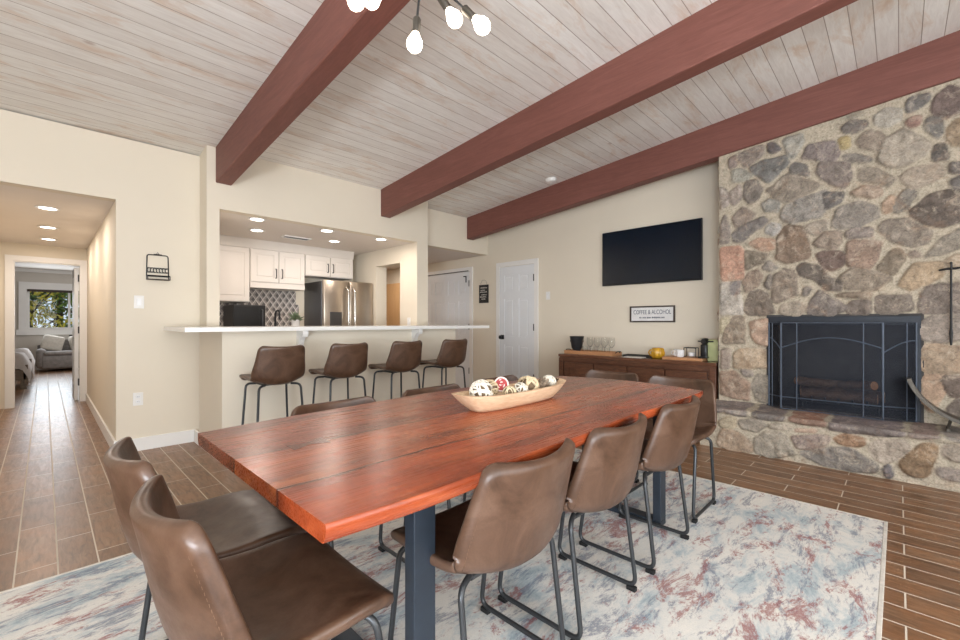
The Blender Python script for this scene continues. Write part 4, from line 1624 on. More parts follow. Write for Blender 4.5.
# the masonry carries on past the picture's edge with the same kinds of stone
more = []
for P, c in ws:
    cy_ = P[:, 0].mean()
    if cy_ < 0.30 and P[:, 0].min() > -0.40 and not (-0.15 < cy_ < 0.9 and P[:, 1].mean() < 1.2):
        for s in (0.78, 1.5):
            more.append((P - np.array([s, 0]), c))
    if cy_ > 0.88 and P[:, 1].mean() < 1.25:
        more.append((P - np.array([1.75, 0]), c))
ws = ws + more
Y0, Y1, Z0 = -1.55, 1.267, 0.0
NY, NZ = 262, 272
yy = np.linspace(Y1, Y0, NY)
ztop = 3.06
# snap grid lines to the fire opening
zz = np.linspace(Z0, ztop + 0.02, NZ)
for tgt in (0.847, -0.116):
    yy[np.abs(yy - tgt).argmin()] = tgt
for tgt in (0.402, 1.194):
    zz[np.abs(zz - tgt).argmin()] = tgt
YY, ZZ = np.meshgrid(yy, zz, indexing='ij')
top = cz(YY) - 0.33
ZZ = np.minimum(ZZ, top)
h, col = carve(ws, YY, ZZ, 0.030)
edge = np.clip((Y1 - YY) / 0.03, 0, 1)
h = h * (0.35 + 0.65 * edge)
pts = np.stack([-h + 0.012, YY - OY, ZZ], -1)
yc, zc = (YY[:-1, :-1] + YY[1:, 1:]) / 2, (ZZ[:-1, :-1] + ZZ[1:, 1:]) / 2
keep = ~((yc > -0.116) & (yc < 0.847) & (zc > 0.402) & (zc < 1.194)) & (ZZ[:-1, 1:] - ZZ[:-1, :-1] > 1e-5)
chunks = [relief_mesh(pts, NY, NZ, col, keep)]
# return face towards the sideboard
NX2 = 44
xx = np.linspace(0.0, 0.448, NX2)
XX, Z2 = np.meshgrid(xx, np.minimum(zz, cz(Y1) - 0.33), indexing='ij')
side = []
for k in range(60):
    cx, cz_ = rng.uniform(0.03, 0.40), rng.uniform(0.05, 2.75)
    n = 7
    a = np.sort(rng.uniform(0, 2 * PI, n))
    side.append((np.stack([cx + rng.uniform(0.06, 0.12) * np.cos(a), cz_ + rng.uniform(0.05, 0.09) * np.sin(a)], -1), ws[k % len(ws)][1]))
h2, col2 = carve(side, XX, Z2, 0.02)
h2 *= np.clip(XX / 0.04, 0, 1)
first = pts[0]
p2 = np.stack([XX, np.full(XX.shape, Y1 - OY) + h2 * 0.7, Z2], -1)
p2[0] = first
chunks.append(relief_mesh(p2, NX2, NZ, col2, (Z2[:-1, 1:] - Z2[:-1, :-1] > 1e-5)))
mesh_from('chimney_breast', chunks, fire)

# firebox
fb = MB()
fb.box(0.40, 0.42, -0.502, 0.502, 0.36, 1.22).box(0.0, 0.40, 0.482, 0.502, 0.36, 1.22).box(0.0, 0.40, -0.502, -0.482, 0.36, 1.22).box(0.0, 0.40, -0.482, 0.482, 1.194, 1.22).box(0.0, 0.40, -0.482, 0.482, 0.36, 0.402)
fb.build('firebox', 'mesh_dark', fire)
fr = MB().box(-0.012, 0.02, -0.487, 0.487, 1.13, 1.203, 0.003).box(-0.008, 0.02, 0.467, 0.487, 0.40, 1.13, 0.003).box(-0.008, 0.02, -0.487, -0.467, 0.40, 1.13, 0.003)
fr.build('opening_frame', 'navy', fire)

# hearth: front face and slab tops
hs = read_stones(HEARTH_STONES)
hs2 = []
for P, c in hs:
    if P[:, 0].mean() < 0.45:
        hs2.append((P - np.array([0.92, 0]), c))
hs = hs + hs2
HX = 4.335
NY2, NZ2 = 250, 46
yb = np.linspace(1.34, Y0, NY2)
zb = np.linspace(0.0, 0.368, NZ2)
YB_, ZB_ = np.meshgrid(yb, zb, indexing='ij')
h, col = carve(hs, YB_, ZB_, 0.028, 0.010)
h *= np.clip((1.34 - YB_) / 0.05, 0.15, 1)
# the cap course overhangs a little and rounds over at the top
over = np.clip((ZB_ - 0.315) / 0.02, 0, 1) * 0.018
rnd = np.clip((ZB_ - 0.345) / 0.03, 0, 1) ** 2 * 0.03
pf = np.stack([HX - OX - h - over + rnd, YB_ - OY, ZB_], -1)
chunks = [relief_mesh(pf, NY2, NZ2, col, np.ones((NY2 - 1, NZ2 - 1), bool))]
NX3 = 30
xx = np.linspace(0, 1, NX3)
UU, YT = np.meshgrid(xx, yb, indexing='ij')
x_start = pf[:, -1, 0]
capc = np.tile(MORTAR, (NX3, NY2, 1))
wl = vnoise(YT * 1.0, UU * 0.35, 0.06) - 0.5
for P, c in hs:
    if P[:, 1].mean() > 0.31:
        y0, y1 = P[:, 0].min(), P[:, 0].max()
        d = np.minimum(YT - y0, y1 - YT) + wl * 0.03
        f = np.clip(d / 0.010, 0, 1)[..., None]
        cc = np.array(c)[None, None, :] * (0.85 + 0.4 * vnoise(YT, UU * 0.4, 0.05)[..., None]) * np.array([1.0, 1.02, 1.06])
        capc = capc * (1 - f) + cc * f
zt = 0.368 + 0.026 * UU + 0.010 * (vnoise(YT, UU * 0.35, 0.10) - 0.5) * np.clip(UU / 0.1, 0, 1)
xt = x_start[None, :] * (1 - UU) + (0.03) * UU
pt = np.stack([xt, YT - OY, zt], -1)
chunks.append(relief_mesh(pt, NX3, NY2, capc, np.ones((NX3 - 1, NY2 - 1), bool)))
# left end of the hearth
ee = np.linspace(0, 1, 20)
EU, EZ = np.meshgrid(ee, zb, indexing='ij')
pe = np.stack([pf[0, :, 0][None, :] * (1 - EU) + 0.03 * EU, np.full(EU.shape, 1.34 - OY), EZ], -1)
chunks.append(relief_mesh(pe, 20, NZ2, np.tile(MORTAR * 0.8, (20, NZ2, 1)), np.ones((19, NZ2 - 1), bool)))
mesh_from('hearth', chunks, fire)

# logs on a grate inside the firebox
t = thing('fire_grate', (4.85, 0.365, 0.402), 'black iron grate inside the fireplace', 'grate')
g = MB()
for k in range(7):
    y = -0.27 + k * 0.09
    g.tube(fillet([(-0.13, y, 0.10), (-0.12, y, 0.06), (0.12, y, 0.06), (0.13, y, 0.10)], 0.02), 0.008, 6)
g.tube([(-0.09, -0.29, 0.056), (-0.09, 0.29, 0.056)], 0.008, 6).tube([(0.09, -0.29, 0.056), (0.09, 0.29, 0.056)], 0.008, 6)
g.build('grate_bars', 'black', t, True)
for sx in (-0.09, 0.09):
    for sy in (-0.25, 0.25):
        MB().tube([(sx, sy, 0.0), (sx, sy, 0.056)], 0.008, 6).build('leg', 'black', t)


def log(c, L, r, rz, ry, label):
    t = thing('firewood_log', c, label, 'log', 'logs in the fireplace')
    t.rotation_euler = (0, ry, rz)
    b = MB()
    segs, n = 14, 10
    prof = [[b.bm.verts.new((-L / 2 + L * i / (n - 1), r * (1 + 0.10 * math.sin(3 * a + i) + 0.05 * math.sin(7 * a + 2 * i)) * math.cos(a), r * (1 + 0.10 * math.sin(3 * a + i)) * math.sin(a)))
             for a in (2 * PI * k / segs for k in range(segs))] for i in range(n)]
    for A, B in zip(prof, prof[1:]):
        for k in range(segs):
            b.bm.faces.new((A[k], A[(k + 1) % segs], B[(k + 1) % segs], B[k]))
    b.bm.faces.new(prof[0])
    b.bm.faces.new(prof[-1])
    b.build('bark', 'bark', t, True)
    MB().lathe([(0, L / 2 + 0.001), (r * 0.86, L / 2 + 0.001), (r * 0.86, L / 2 + 0.004), (0, L / 2 + 0.004)], segs=14, axis='x').build('cut_end', 'logend', t)
    MB().lathe([(0, -L / 2 - 0.001), (r * 0.86, -L / 2 - 0.001), (r * 0.86, -L / 2 - 0.004), (0, -L / 2 - 0.004)], segs=14, axis='x').build('cut_end', 'logend', t)


log((4.90, 0.365, 0.525), 0.56, 0.052, PI / 2, 0, 'long log lying across the back of the fire grate')
log((4.785, 0.375, 0.517), 0.50, 0.045, PI / 2 + 0.06, 0, 'long log lying across the front of the fire grate')
log((4.84, 0.275, 0.614), 0.34, 0.040, 0.9, 0.12, 'short log laid askew on the two long logs, away from the sideboard')
log((4.84, 0.515, 0.612), 0.34, 0.038, 2.1, -0.10, 'short log laid askew on the two long logs, towards the sideboard')

# folding fire screen
t = thing('fire_screen', (4.55, 0.414, 0.384), 'black folding wire-mesh screen standing before the fireplace', 'fire screen')


def screen_panel(name, a, b, H, arch):
    """a, b: foot points in local xy"""
    p = bpy.data.objects.new(name, None)
    COL.objects.link(p)
    a, b = Vector((*a, 0)), Vector((*b, 0))
    fr = MB()
    at = lambda u, z: a + (b - a) * u + Vector((0, 0, z))
    z0 = 0.012
    fr.tube([at(0, z0), at(0, H), at(1, H), at(1, z0)], 0.0065, 8, closed=True)
    o = fr.build(name, 'slatebar', t, True)
    bpy.data.objects.remove(p)
    w = MB()
    vs = [w.bm.verts.new(q) for q in (at(0, z0), at(1, z0), at(1, H), at(0, H))]
    w.bm.faces.new(vs)
    w.build('wire_mesh', 'wire', o)
    bars = MB()
    us = (0.17, 0.83) if arch else (0.72,)
    for u in us:
        bars.tube([at(u, z0), at(u, H)], 0.004, 8)
    bars.tube([at(0, 0.115), at(1, 0.115)], 0.0045, 8)
    if arch:
        bars.tube([at(k / 20, 0.565 + 0.085 * math.sin(PI * k / 20) - 0.02 * k / 20) for k in range(21)], 0.005, 8)
    else:
        bars.tube([at(k / 10, 0.53 + 0.10 * math.sin(PI / 2 * k / 10)) for k in range(11)], 0.005, 8)
    bars.build('scroll_bar', 'slatebar', o, True)


M['slatebar'] = plain('grey_steel_bar', rgb(78, 86, 98), 0.45, 0.5, vary=0.1)
screen_panel('main_panel', (0, -0.325), (0.0, 0.325), 0.765, True)
screen_panel('side_panel', (0.0, -0.328), (0.075, -0.51), 0.765, False)
screen_panel('side_panel', (0.0, 0.328), (0.075, 0.43), 0.765, False)

# crescent log holder and hanging fire tool
t = thing('log_holder', (4.50, -0.450, 0.382), 'curved metal log holder standing on the hearth beside the fire screen', 'log holder')
b = MB()
R = 0.41
rr = []
for k in range(41):
    a = math.radians(-15 - 150 * k / 40)
    for_q = []
    w = 0.06 + 0.03 * math.sin(PI * k / 40)
    for x, dr in ((-w, -0.012), (w, -0.012), (w, 0.012), (-w, 0.012)):
        for_q.append(b.bm.verts.new((x, (R + dr) * math.cos(a), 0.462 + (R + dr) * math.sin(a))))
    rr.append(for_q)
for A, B in zip(rr, rr[1:]):
    for k in range(4):
        b.bm.faces.new((A[k], A[(k + 1) % 4], B[(k + 1) % 4], B[k]))
b.bm.faces.new(rr[0])
b.bm.faces.new(rr[-1])
M['holder'] = plain('weathered_bronze_band', rgb(74, 68, 60), 0.42, 0.5, vary=0.15)
b.build('crescent_band', 'holder', t, True)
for sy in (-0.2, 0.2):
    MB().tube([(-0.06, sy, 0.01), (0.06, sy, 0.01)], 0.010, 8).tube([(0, sy, 0.01), (0, sy * 0.9, 0.105)], 0.009, 8).build('foot', 'holder', t, True)

t = thing('fireplace_poker', (4.60, -0.272, 0.985), 'black iron fireplace tool with a cross handle hanging on the stones', 'fireplace tool')
MB().tube([(0, 0, 0.0), (0, 0, 0.09), (0, 0, 0.12), (0, 0, 0.55)], [0.006, 0.011, 0.007, 0.006], 8).build('shaft', 'black', t, True)
MB().tube([(0, 0.062, 0.548), (0, 0.02, 0.556), (0, -0.02, 0.556), (0, -0.062, 0.562)], [0.006, 0.009, 0.009, 0.006], 8).build('cross_handle', 'black', t, True)
MB().tube(fillet([(0.05, 0, 0.60), (-0.02, 0, 0.60), (-0.02, 0, 0.545), (0.01, 0, 0.545)], 0.012), 0.006, 8).build('hook', 'black', t, True)


# ================================================================== SIDEBOARD, TELEVISION, SIGNS
SBX0, SBX1, SBY0, SBY1, SBZ = 4.66, 5.085, 1.29, 3.15, 0.748
t = thing('sideboard', (4.875, 2.22, 0), 'dark walnut sideboard against the wall under the television', 'sideboard')
w, dpt = (SBY1 - SBY0) / 2, 0.20
MB().box(-dpt + 0.015, dpt, -w + 0.02, w - 0.02, 0.10, 0.70).build('cabinet_body', 'sideboard', t)
MB().box(-dpt - 0.012, dpt + 0.005, -w, w, 0.712, SBZ, 0.004).build('top', 'sidetop', t)
MB().box(-dpt, dpt, -w + 0.012, w - 0.012, 0.66, 0.712).build('apron', 'sideboard', t)
for sx in (-dpt + 0.02, dpt - 0.03):
    for sy in (-w + 0.035, w - 0.035):
        MB().box(sx - 0.03, sx + 0.03, sy - 0.03, sy + 0.03, 0.0, 0.70, 0.004).build('leg', 'sideboard', t)
dw = (2 * w - 0.16) / 4
for k in range(4):
    y0 = -w + 0.08 + k * dw
    d = MB()
    x = -dpt + 0.015
    d.box(x - 0.008, x, y0 + 0.008, y0 + dw - 0.008, 0.125, 0.645)
    d.box(x - 0.02, x - 0.008, y0 + 0.008, y0 + 0.075, 0.125, 0.645).box(x - 0.02, x - 0.008, y0 + dw - 0.075, y0 + dw - 0.008, 0.125, 0.645)
    d.box(x - 0.02, x - 0.008, y0 + 0.075, y0 + dw - 0.075, 0.125, 0.20).box(x - 0.02, x - 0.008, y0 + 0.075, y0 + dw - 0.075, 0.575, 0.645)
    n = 4
    pw = (dw - 0.15) / n
    for q in range(n):
        d.box(x - 0.012, x - 0.008, y0 + 0.075 + q * pw + 0.003, y0 + 0.075 + (q + 1) * pw - 0.003, 0.20, 0.575)
    o = d.build('door', 'sideboard', t)
    ky = y0 + (dw - 0.04 if k % 2 == 0 else 0.04)
    MB().lathe([(0, 0), (0.007, 0), (0.007, 0.012), (0.014, 0.02), (0.012, 0.028), (0, 0.03)], segs=12, axis='x').build('knob', 'black', o, True, (x - 0.02 - 0.03, ky, 0.42))

S = SBZ
# long wooden tray with the bucket and glasses
t = thing('serving_tray', (4.88, 2.785, S), 'long pale wooden tray holding glasses on the sideboard', 'tray')
b = MB().box(-0.12, 0.12, -0.34, 0.34, 0, 0.012, 0.002).box(-0.12, -0.108, -0.34, 0.34, 0.012, 0.042).box(0.108, 0.12, -0.34, 0.34, 0.012, 0.042).box(-0.108, 0.108, -0.34, -0.328, 0.012, 0.042).box(-0.108, 0.108, 0.328, 0.34, 0.012, 0.042)
b.build('tray_body', 'board', t)
for s in (-1, 1):
    MB().tube(fillet([(-0.05, s * 0.34, 0.03), (-0.05, s * 0.36, 0.05), (0.05, s * 0.36, 0.05), (0.05, s * 0.34, 0.03)], 0.015), 0.005, 8).build('handle', 'black', t, True)
t = thing('ice_bucket', (4.89, 3.015, S + 0.012), 'dark grey metal ice bucket at the end of the wooden tray', 'bucket')
MB().lathe([(0, 0), (0.055, 0), (0.055, 0.012), (0.045, 0.03), (0.068, 0.06), (0.092, 0.205), (0.096, 0.21), (0.088, 0.21), (0.064, 0.07), (0, 0.06)], segs=28).build('bucket_body', 'charcoal', t, True)
for s in (-1, 1):
    MB().lathe([(0.012, -0.003), (0.018, 0), (0.012, 0.003)], segs=14, axis='y').build('ring_handle', 'chrome', t, True, (0, s * 0.092, 0.15))


def wine_glass(loc, label, s=1.0):
    t = thing('wine_glass', loc, label, 'glass', 'stemmed glasses on the wooden tray')
    MB().lathe([(0, 0), (0.034 * s, 0), (0.033 * s, 0.003), (0.006, 0.008), (0, 0.008)], segs=20).build('foot', 'glassware', t, True)
    MB().lathe([(0, 0.008), (0.0045, 0.008), (0.004, 0.075), (0, 0.075)], segs=10).build('stem', 'glassware', t, True)
    MB().lathe([(0, 0.075), (0.012, 0.078), (0.036 * s, 0.11), (0.041 * s, 0.145), (0.033 * s, 0.20), (0.0315 * s, 0.20), (0.039 * s, 0.145), (0.034 * s, 0.112), (0.010, 0.081), (0, 0.079)], segs=24).build('glass_bowl', 'glassware', t, True)
    return t


def tumbler(loc, label):
    t = thing('tumbler', loc, label, 'glass', 'short glasses on the wooden tray')
    MB().lathe([(0, 0), (0.03, 0), (0.036, 0.09), (0.0335, 0.09), (0.028, 0.012), (0, 0.012)], segs=20).build('glass_wall', 'glassware', t, True)
    return t


names = ('first', 'second', 'third', 'fourth')
for k, y in enumerate((2.86, 2.758, 2.658, 2.558)):
    tumbler((4.84, y, S + 0.012), '%s clear short glass on the wooden tray, counting from the ice bucket' % names[k])
    wine_glass((4.94, y - 0.01, S + 0.012), '%s clear stemmed glass in the rear row of the tray, counting from the ice bucket' % names[k])

t = thing('leaflet', (4.83, 2.20, S), 'white paper leaflet lying on the sideboard', 'paper')
MB().box(-0.09, 0.09, -0.12, 0.10, 0.0, 0.004).build('sheet', 'paper', t)
t = thing('black_tray', (4.93, 2.17, S), 'slim black tray lying behind the leaflet on the sideboard', 'tray')
MB().box(-0.07, 0.07, -0.19, 0.19, 0.0, 0.008).box(-0.075, -0.065, -0.195, 0.195, 0, 0.02).box(0.065, 0.075, -0.195, 0.195, 0, 0.02).box(-0.065, 0.065, -0.195, -0.185, 0, 0.02).box(-0.065, 0.065, 0.185, 0.195, 0, 0.02).build('tray_body', 'black_matte', t)

t = thing('yellow_mug', (4.86, 1.945, S), 'amber yellow ribbed pot in the middle of the sideboard', 'pot')
b = MB()
n = 40
rows = []
for z, r in ((0, 0.05), (0.012, 0.066), (0.06, 0.075), (0.10, 0.066), (0.115, 0.055), (0.108, 0.045), (0.05, 0.05), (0.02, 0.04)):
    rows.append([b.bm.verts.new((r * (1 + 0.07 * math.cos(8 * a)) * math.cos(a), r * (1 + 0.07 * math.cos(8 * a)) * math.sin(a), z)) for a in (2 * PI * k / n for k in range(n))])
for A, B in zip(rows, rows[1:]):
    for k in range(n):
        b.bm.faces.new((A[k], A[(k + 1) % n], B[(k + 1) % n], B[k]))
b.bm.faces.new(rows[0])
b.bm.faces.new(rows[-1])
b.build('pot_body', 'yellow', t, True)
MB().tube([(-0.01, 0.055 + 0.045 * math.sin(a), 0.06 + 0.035 * math.cos(a)) for a in (PI * k / 10 for k in range(11))], 0.008, 8).build('handle', 'yellow', t, True)

t = thing('serving_board', (4.87, 1.64, S), 'honey wooden board under the coffee things on the sideboard', 'board')
MB().box(-0.14, 0.14, -0.20, 0.21, 0, 0.03, 0.006).build('board_body', 'board', t)


def mug(loc, rz, label):
    t = thing('white_mug', loc, label, 'mug', 'white mugs on the sideboard', rz)
    MB().lathe([(0, 0), (0.03, 0), (0.040, 0.012), (0.042, 0.075), (0.039, 0.075), (0.036, 0.012), (0, 0.010)], segs=24).build('cup', 'ceramic', t, True)
    MB().tube([(0, 0.038 + 0.024 * math.sin(a), 0.038 + 0.022 * math.cos(a)) for a in (PI * k / 10 for k in range(11))], 0.005, 8).build('handle', 'ceramic', t, True)


mug((4.90, 1.745, S + 0.03), 0.5, 'white mug on the wooden board, nearest the yellow pot')
mug((4.82, 1.69, S + 0.03), 0.2, 'white mug on the wooden board in front of the wire caddy')
t = thing('wire_caddy', (4.89, 1.60, S + 0.03), 'black wire caddy with a white bowl on the wooden board', 'caddy')
b = MB()
for s in (-1, 1):
    b.tube(fillet([(s * 0.045, -0.06, 0.004), (s * 0.045, -0.06, 0.10), (s * 0.045, 0.06, 0.10), (s * 0.045, 0.06, 0.004)], 0.012), 0.004, 6)
b.tube([(-0.045, -0.06, 0.005), (0.045, -0.06, 0.005)], 0.004, 6).tube([(-0.045, 0.06, 0.005), (0.045, 0.06, 0.005)], 0.004, 6)
b.tube([(-0.045, -0.06, 0.10), (0.045, -0.06, 0.10)], 0.004, 6).tube([(-0.045, 0.06, 0.10), (0.045, 0.06, 0.10)], 0.004, 6)
b.build('wire_frame', 'black', t, True)
MB().lathe([(0, 0.009), (0.026, 0.009), (0.038, 0.05), (0.036, 0.05), (0.024, 0.014), (0, 0.014)], segs=20).build('bowl', 'ceramic', t, True)

t = thing('coffee_maker', (4.88, 1.412, S), 'black and lime coffee capsule machine beside the stone chimney', 'coffee machine')
MB().box(-0.03, 0.10, -0.105, 0.018, 0.0, 0.225, 0.012).build('water_tank', 'lime', t, True)
MB().box(-0.085, 0.03, 0.008, 0.068, 0.028, 0.175, 0.010).build('machine_body', 'blackplastic', t, True)
MB().box(-0.11, 0.03, 0.0, 0.085, 0.03, 0.048, 0.006).build('drip_tray', 'blackplastic', t, True)
MB().lathe([(0, -0.05), (0.026, -0.05), (0.034, -0.03), (0.034, 0.04), (0.02, 0.05), (0, 0.05)], segs=20, axis='x').build('brew_head', 'blackplastic', t, True, (-0.03, 0.038, 0.205))
MB().tube([(-0.035, 0.105, 0.205), (-0.035, -0.045, 0.205)], 0.007, 8).build('lever', 'blackplastic', t, True)

# television
t = thing('television', (5.10, 2.14, 1.962), 'large black flat television on the cream wall above the sideboard', 'television')
MB().box(-0.045, -0.018, -0.60, 0.60, -0.342, 0.342, 0.004).build('housing', 'tvframe', t)
MB().box(-0.0465, -0.045, -0.59, 0.59, -0.328, 0.333).build('screen', 'tv', t)
MB().box(-0.018, 0.0, -0.25, 0.25, -0.2, 0.2).build('wall_bracket', 'black', t)

# framed sign
t = thing('framed_sign', (5.10, 2.11, 1.252), 'framed white sign reading COFFEE & ALCOHOL above the sideboard', 'sign')
f = MB()
W, H = 0.270, 0.098
f.box(-0.022, 0, -W, W, H - 0.017, H).box(-0.022, 0, -W, W, -H, -H + 0.017).box(-0.022, 0, -W, -W + 0.017, -H + 0.017, H - 0.017).box(-0.022, 0, W - 0.017, W, -H + 0.017, H - 0.017)
f.build('frame', 'signframe', t)
MB().box(-0.010, 0, -W + 0.017, W - 0.017, -H + 0.017, H - 0.017).build('sign_board', 'signwhite', t)
RT = (PI / 2, 0, -PI / 2)
text_mesh('lettering', 'COFFEE & ALCOHOL', 0.075, 'ink', t, (-0.0115, 0, 0.022), RT, 0.001, 0.45)
sl = MB()
x = -0.15
while x < 0.15:
    l = random.uniform(0.006, 0.016)
    sl.box(-0.0115, -0.0100, x, x + l, -0.050 - random.uniform(0, 0.003), -0.036 + random.uniform(0, 0.004))
    x += l + random.choice((0.004, 0.004, 0.010))
sl.build('small_lettering', 'ink', t)

# little black hanging sign between the doors
t = thing('chalk_sign', (5.10, 4.904, 1.625), 'small black hanging sign with pale lettering between the white doors', 'sign')
MB().box(-0.014, 0, -0.105, 0.105, -0.15, 0.15, 0.002).build('sign_board', 'black_matte', t)
MB().tube([(-0.008, -0.07 * math.cos(a), 0.15 + 0.08 * math.sin(a)) for a in (PI * k / 16 for k in range(17))], 0.002, 6).build('hanging_wire', 'black', t, True)
ln = MB()
for k, (z, w_, o_) in enumerate(((0.10, 0.07, -0.01), (0.06, 0.05, 0.02), (0.03, 0.075, 0.0), (-0.015, 0.06, -0.01), (-0.05, 0.07, 0.01), (-0.085, 0.045, 0.0))):
    x = -w_
    while x < w_:
        l = random.uniform(0.008, 0.02)
        ln.box(-0.0155, -0.014, o_ + x, o_ + x + l, z - 0.009, z + random.uniform(0.002, 0.011))
        x += l + 0.006
ln.build('lettering', 'chalk', t)

# wire wall shelf by the hallway
t = thing('wire_wall_shelf', (0.73, 4.877, 1.66), 'small black wire wall shelf with a scrolled band, above the light switch', 'wall shelf')
b = MB()
W = 0.082
b.tube(fillet([(-W, -0.006, -0.085), (-W + 0.004, -0.006, 0.11), (W - 0.004, -0.006, 0.11), (W, -0.006, -0.085)], 0.02), 0.0045, 8)
b.tube([(-0.03, -0.010, 0.112), (0.03, -0.010, 0.112)], 0.007, 8)
b.tube([(-0.012, -0.006, 0.112), (0, -0.006, 0.135), (0.012, -0.006, 0.112)], 0.003, 6)
b.build('hanger_frame', 'black', t, True)
b = MB()
for z in (-0.085, -0.118):
    b.tube([(-W, -0.006, z), (W, -0.006, z), (W, -0.075, z), (-W, -0.075, z)], 0.0035 if z < -0.1 else 0.005, 6, closed=True)
for sx in (-W, W):
    for y in (-0.006, -0.075):
        b.tube([(sx, y, -0.085), (sx, y, -0.118)], 0.0035, 6)
b.build('basket', 'black', t, True)
MB().box(-W, W, -0.075, -0.006, -0.12, -0.114).build('shelf_board', 'bedwood', t)
sc = MB()
for k in range(7):
    x = -0.066 + k * 0.022
    a0 = random.uniform(0.3, 1.2)
    sc.tube([(x + 0.010 * math.cos(a0 + a), -0.009, -0.030 + 0.017 * math.sin(a0 + a)) for a in (i * 0.45 for i in range(11))], 0.0028, 6)
    sc.tube([(x - 0.011, -0.009, -0.048), (x - 0.011, -0.009, -0.012)], 0.0026, 6)
sc.build('scrollwork', 'black', t)
MB().tube([(-W, -0.008, -0.052), (W, -0.008, -0.052)], 0.0025, 6).tube([(-W, -0.008, -0.008), (W, -0.008, -0.008)], 0.0025, 6).build('scroll_rail', 'black', t)

# ================================================================== CHANDELIER
HUB = Vector((1.083, 1.395, 2.60))
t = thing('chandelier', HUB, 'black branching ceiling lamp with bare round bulbs over the table', 'chandelier')
MB().tube([(0, 0, 0), (0, 0, cz(HUB.y) - HUB.z)], 0.008, 10).build('stem', 'black', t, True)
MB().lathe([(0, 0), (0.07, 0), (0.07, -0.025), (0, -0.025)], 0, 0, cz(HUB.y) - HUB.z + 0.004, 24).build('ceiling_rose', 'black', t, True)
MB().sphere((0, 0, 0), 0.032).build('hub', 'black', t, True)
VR = Vector((math.sin(YAW), -math.cos(YAW), 0))       # a horizontal direction across the room
VF = Vector((math.cos(YAW), math.sin(YAW), 0))
ARMS = [(Vector((-0.020, 0.020, 0)), -0.290), (Vector((0.10, -0.073, 0)), -0.175), (Vector((0.150, -0.181, 0)), -0.235), (Vector((-0.193, 0.154, 0)), -0.150), (Vector((-0.075, 0.234, 0)), -0.04), (VF * -0.30 + VR * 0.05, 0.06), (VF * 0.20 + VR * 0.25, 0.10), (VR * -0.28 + VF * -0.18, 0.12)]
for d, z in ARMS:
    e = d + Vector((0, 0, z))
    u = e.normalized()
    MB().tube([(0, 0, 0), e - u * 0.085], 0.005, 8).build('arm', 'black', t, True)
    q = u.to_track_quat('Z', 'Y').to_matrix().to_4x4()
    s = MB().lathe([(0, -0.09), (0.012, -0.09), (0.017, -0.083), (0.017, -0.03), (0.013, -0.026), (0, -0.026)], segs=16)
    bmesh.ops.transform(s.bm, matrix=Matrix.Translation(e) @ q, verts=s.bm.verts)
    s.build('socket', 'bronze', t, True)
    s = MB().lathe([(0, -0.03), (0.013, -0.03), (0.018, -0.018), (0.031, 0.006), (0.033, 0.02), (0.028, 0.038), (0.016, 0.049), (0, 0.052)], segs=20)
    bmesh.ops.transform(s.bm, matrix=Matrix.Translation(e) @ q, verts=s.bm.verts)
    s.build('bulb', 'bulb', t, 'all')

# ================================================================== BEDROOM AND OUTSIDE
def bed(loc, W, L, label):
    """head against the far side wall, foot towards local +x"""
    t = thing('bed', loc, label, 'bed', 'beds in the far bedroom')
    MB().box(-L, -0.02, -W / 2, W / 2, 0.16, 0.34, 0.006).build('bed_frame', 'bedwood', t)
    MB().box(-0.06, 0.0, -W / 2, W / 2, 0.10, 0.42, 0.006).build('footboard', 'bedwood', t)
    for sy in (-W / 2 + 0.05, W / 2 - 0.05):
        for sx in (-0.05, -L + 0.05):
            MB().box(sx - 0.04, sx + 0.04, sy - 0.04, sy + 0.04, 0, 0.3, 0.004).build('leg', 'bedwood', t)
    m = MB()
    m.box(-L + 0.02, -0.07, -W / 2 + 0.02, W / 2 - 0.02, 0.34, 0.52, 0.05)
    m.build('mattress', 'bedding', t, True)
    c = MB()
    c.grid(30, 26, lambda u, v: (-L + 0.5 + (L - 0.46) * u, (v - 0.5) * (W + 0.06),
                                 0.60 - 0.30 * max(0, (u - 0.90) / 0.10) ** 2 - 0.26 * max(0, (abs(v - 0.5) - 0.42) / 0.08) ** 2 + 0.018 * math.sin(9 * u + 5 * v) + 0.012 * math.sin(14 * v)))
    c.build('duvet', 'bedding', t, 'all')
    for sy in (-0.25, 0.25):
        MB().sphere((-L + 0.28, sy * W, 0.60), 0.2, 0.9, 1.2, 0.4).build('pillow', 'bedding', t, 'all')


bed((-0.20, 11.3, 0), 1.0, 1.95, 'white-covered bed nearer the hallway, seen through the bedroom doorway')
bed((-0.18, 13.0, 0), 1.0, 1.95, 'white-covered bed further from the doorway, beside the grey loveseat')

t = thing('loveseat', (0.50, 14.5, 0), 'grey covered loveseat under the bedroom window', 'loveseat')
b = MB()
b.box(-0.56, 0.56, -0.42, 0.36, 0.06, 0.40, 0.06)
b.build('seat_base', 'throw', t, 'all')
b = MB()
b.grid(30, 14, lambda u, v: (-0.62 + 1.24 * u, 0.40 - 0.16 * v + 0.10 * abs(u - 0.5) ** 2 * -4 * v, 0.30 + v * (0.30 + 0.14 * math.sin(PI * u))))
b.box(-0.58, 0.58, 0.28, 0.44, 0.3, 0.60, 0.05)
b.build('backrest', 'throw', t, 'all')
for s in (-1, 1):
    MB().box(s * 0.55 - 0.09, s * 0.55 + 0.09, -0.40, 0.36, 0.08, 0.54, 0.08).build('armrest', 'throw', t, 'all')
for s in (-0.26, 0.26):
    MB().box(s - 0.25, s + 0.25, -0.44, 0.22, 0.38, 0.47, 0.04).build('seat_cushion', 'throw', t, 'all')
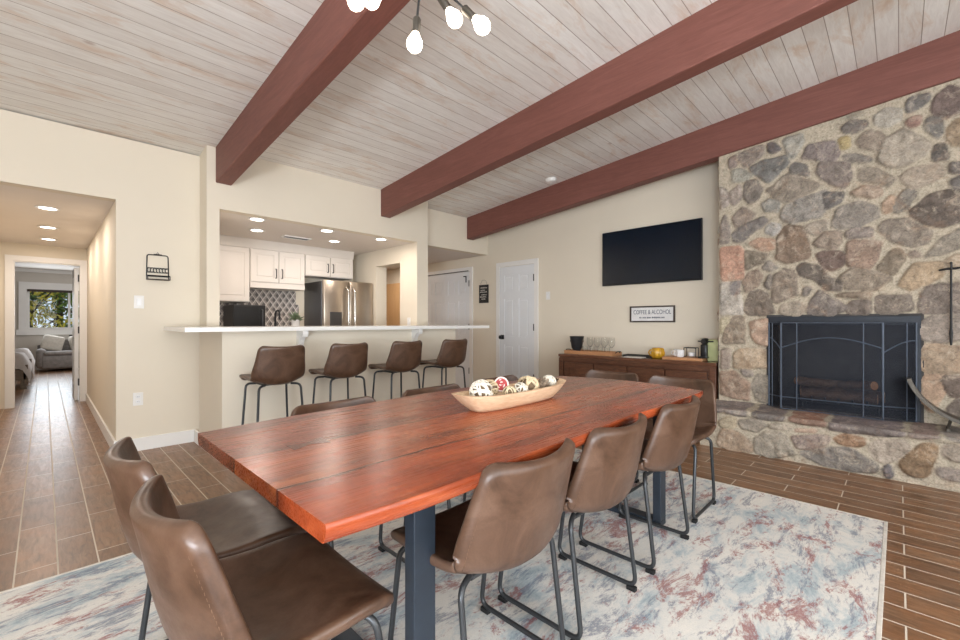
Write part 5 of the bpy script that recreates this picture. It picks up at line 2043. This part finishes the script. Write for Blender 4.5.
for k, (x, a, lab) in enumerate(((-0.36, 0.25, 'pale cushion against the arm of the grey loveseat, by the bed'), (0.12, -0.2, 'pale cushion in the middle of the grey loveseat'))):
    o = MB().box(-0.19, 0.19, -0.06, 0.06, -0.19, 0.19, 0.055).build('cushion', 'cushion', None, 'all', (0.50 + x, 14.55, 0.655))
    o.rotation_euler = (-0.35, a, 0)
    tag(o, lab, 'cushion', 'cushions on the loveseat')

# trees outside the bedroom window
def tree(loc, h, mat, label, seed, spread=1.5):
    rd = random.Random(seed)
    t = thing('tree', loc, label, 'tree', 'trees outside the bedroom window')
    b = MB().tube([(0, 0, 0), (0.05, 0.02, h * 0.4), (0.0, 0.05, h * 0.85)], [0.16, 0.11, 0.04], 8)
    for k in range(6):
        a = rd.uniform(0, 2 * PI)
        z = h * rd.uniform(0.3, 0.7)
        b.tube([(0.03, 0.02, z), (math.cos(a) * spread * 0.7, math.sin(a) * spread * 0.7, z + h * 0.2)], [0.05, 0.015], 6)
    b.build('trunk', 'trunk', t, True)
    lf = MB()
    cl = [Vector((rd.gauss(0, 0.45) * spread, rd.gauss(0, 0.45) * spread, h * rd.uniform(0.12, 1.0))) for k in range(26)]
    for k in range(2600):
        c = rd.choice(cl) + Vector((rd.gauss(0, 0.22), rd.gauss(0, 0.22), rd.gauss(0, 0.22)))
        u = Vector((rd.gauss(0, 1), rd.gauss(0, 1), rd.gauss(0, 1))).normalized()
        w = u.orthogonal().normalized()
        s = rd.uniform(0.05, 0.10)
        vs = [lf.bm.verts.new(c + q) for q in (u * s, w * s * 0.5, -u * s, -w * s * 0.5)]
        lf.bm.faces.new(vs)
    lf.build('foliage', mat, t)


M2 = MB().box(-12, 14, 15.25, 40, -0.5, -0.4)
struct(M2.build('ground', 'lawn'))
tree((-0.4, 18.2, -0.4), 3.6, 'leaf_yellow', 'yellow autumn tree on the left side of the bedroom window', 1)
tree((1.3, 18.6, -0.4), 3.6, 'leaf_green', 'light green tree on the right side of the bedroom window', 2)
tree((0.3, 20.6, -0.4), 5.0, 'leaf_deep', 'dark green tree behind the others outside the bedroom window', 3, 2.2)
tree((-1.6, 20.0, -0.4), 4.5, 'leaf_orange', 'orange autumn tree behind the yellow one outside the bedroom window', 4, 1.6)
tree((2.6, 21.2, -0.4), 5.0, 'leaf_orange', 'orange autumn tree behind the light green one outside the bedroom window', 5, 1.8)
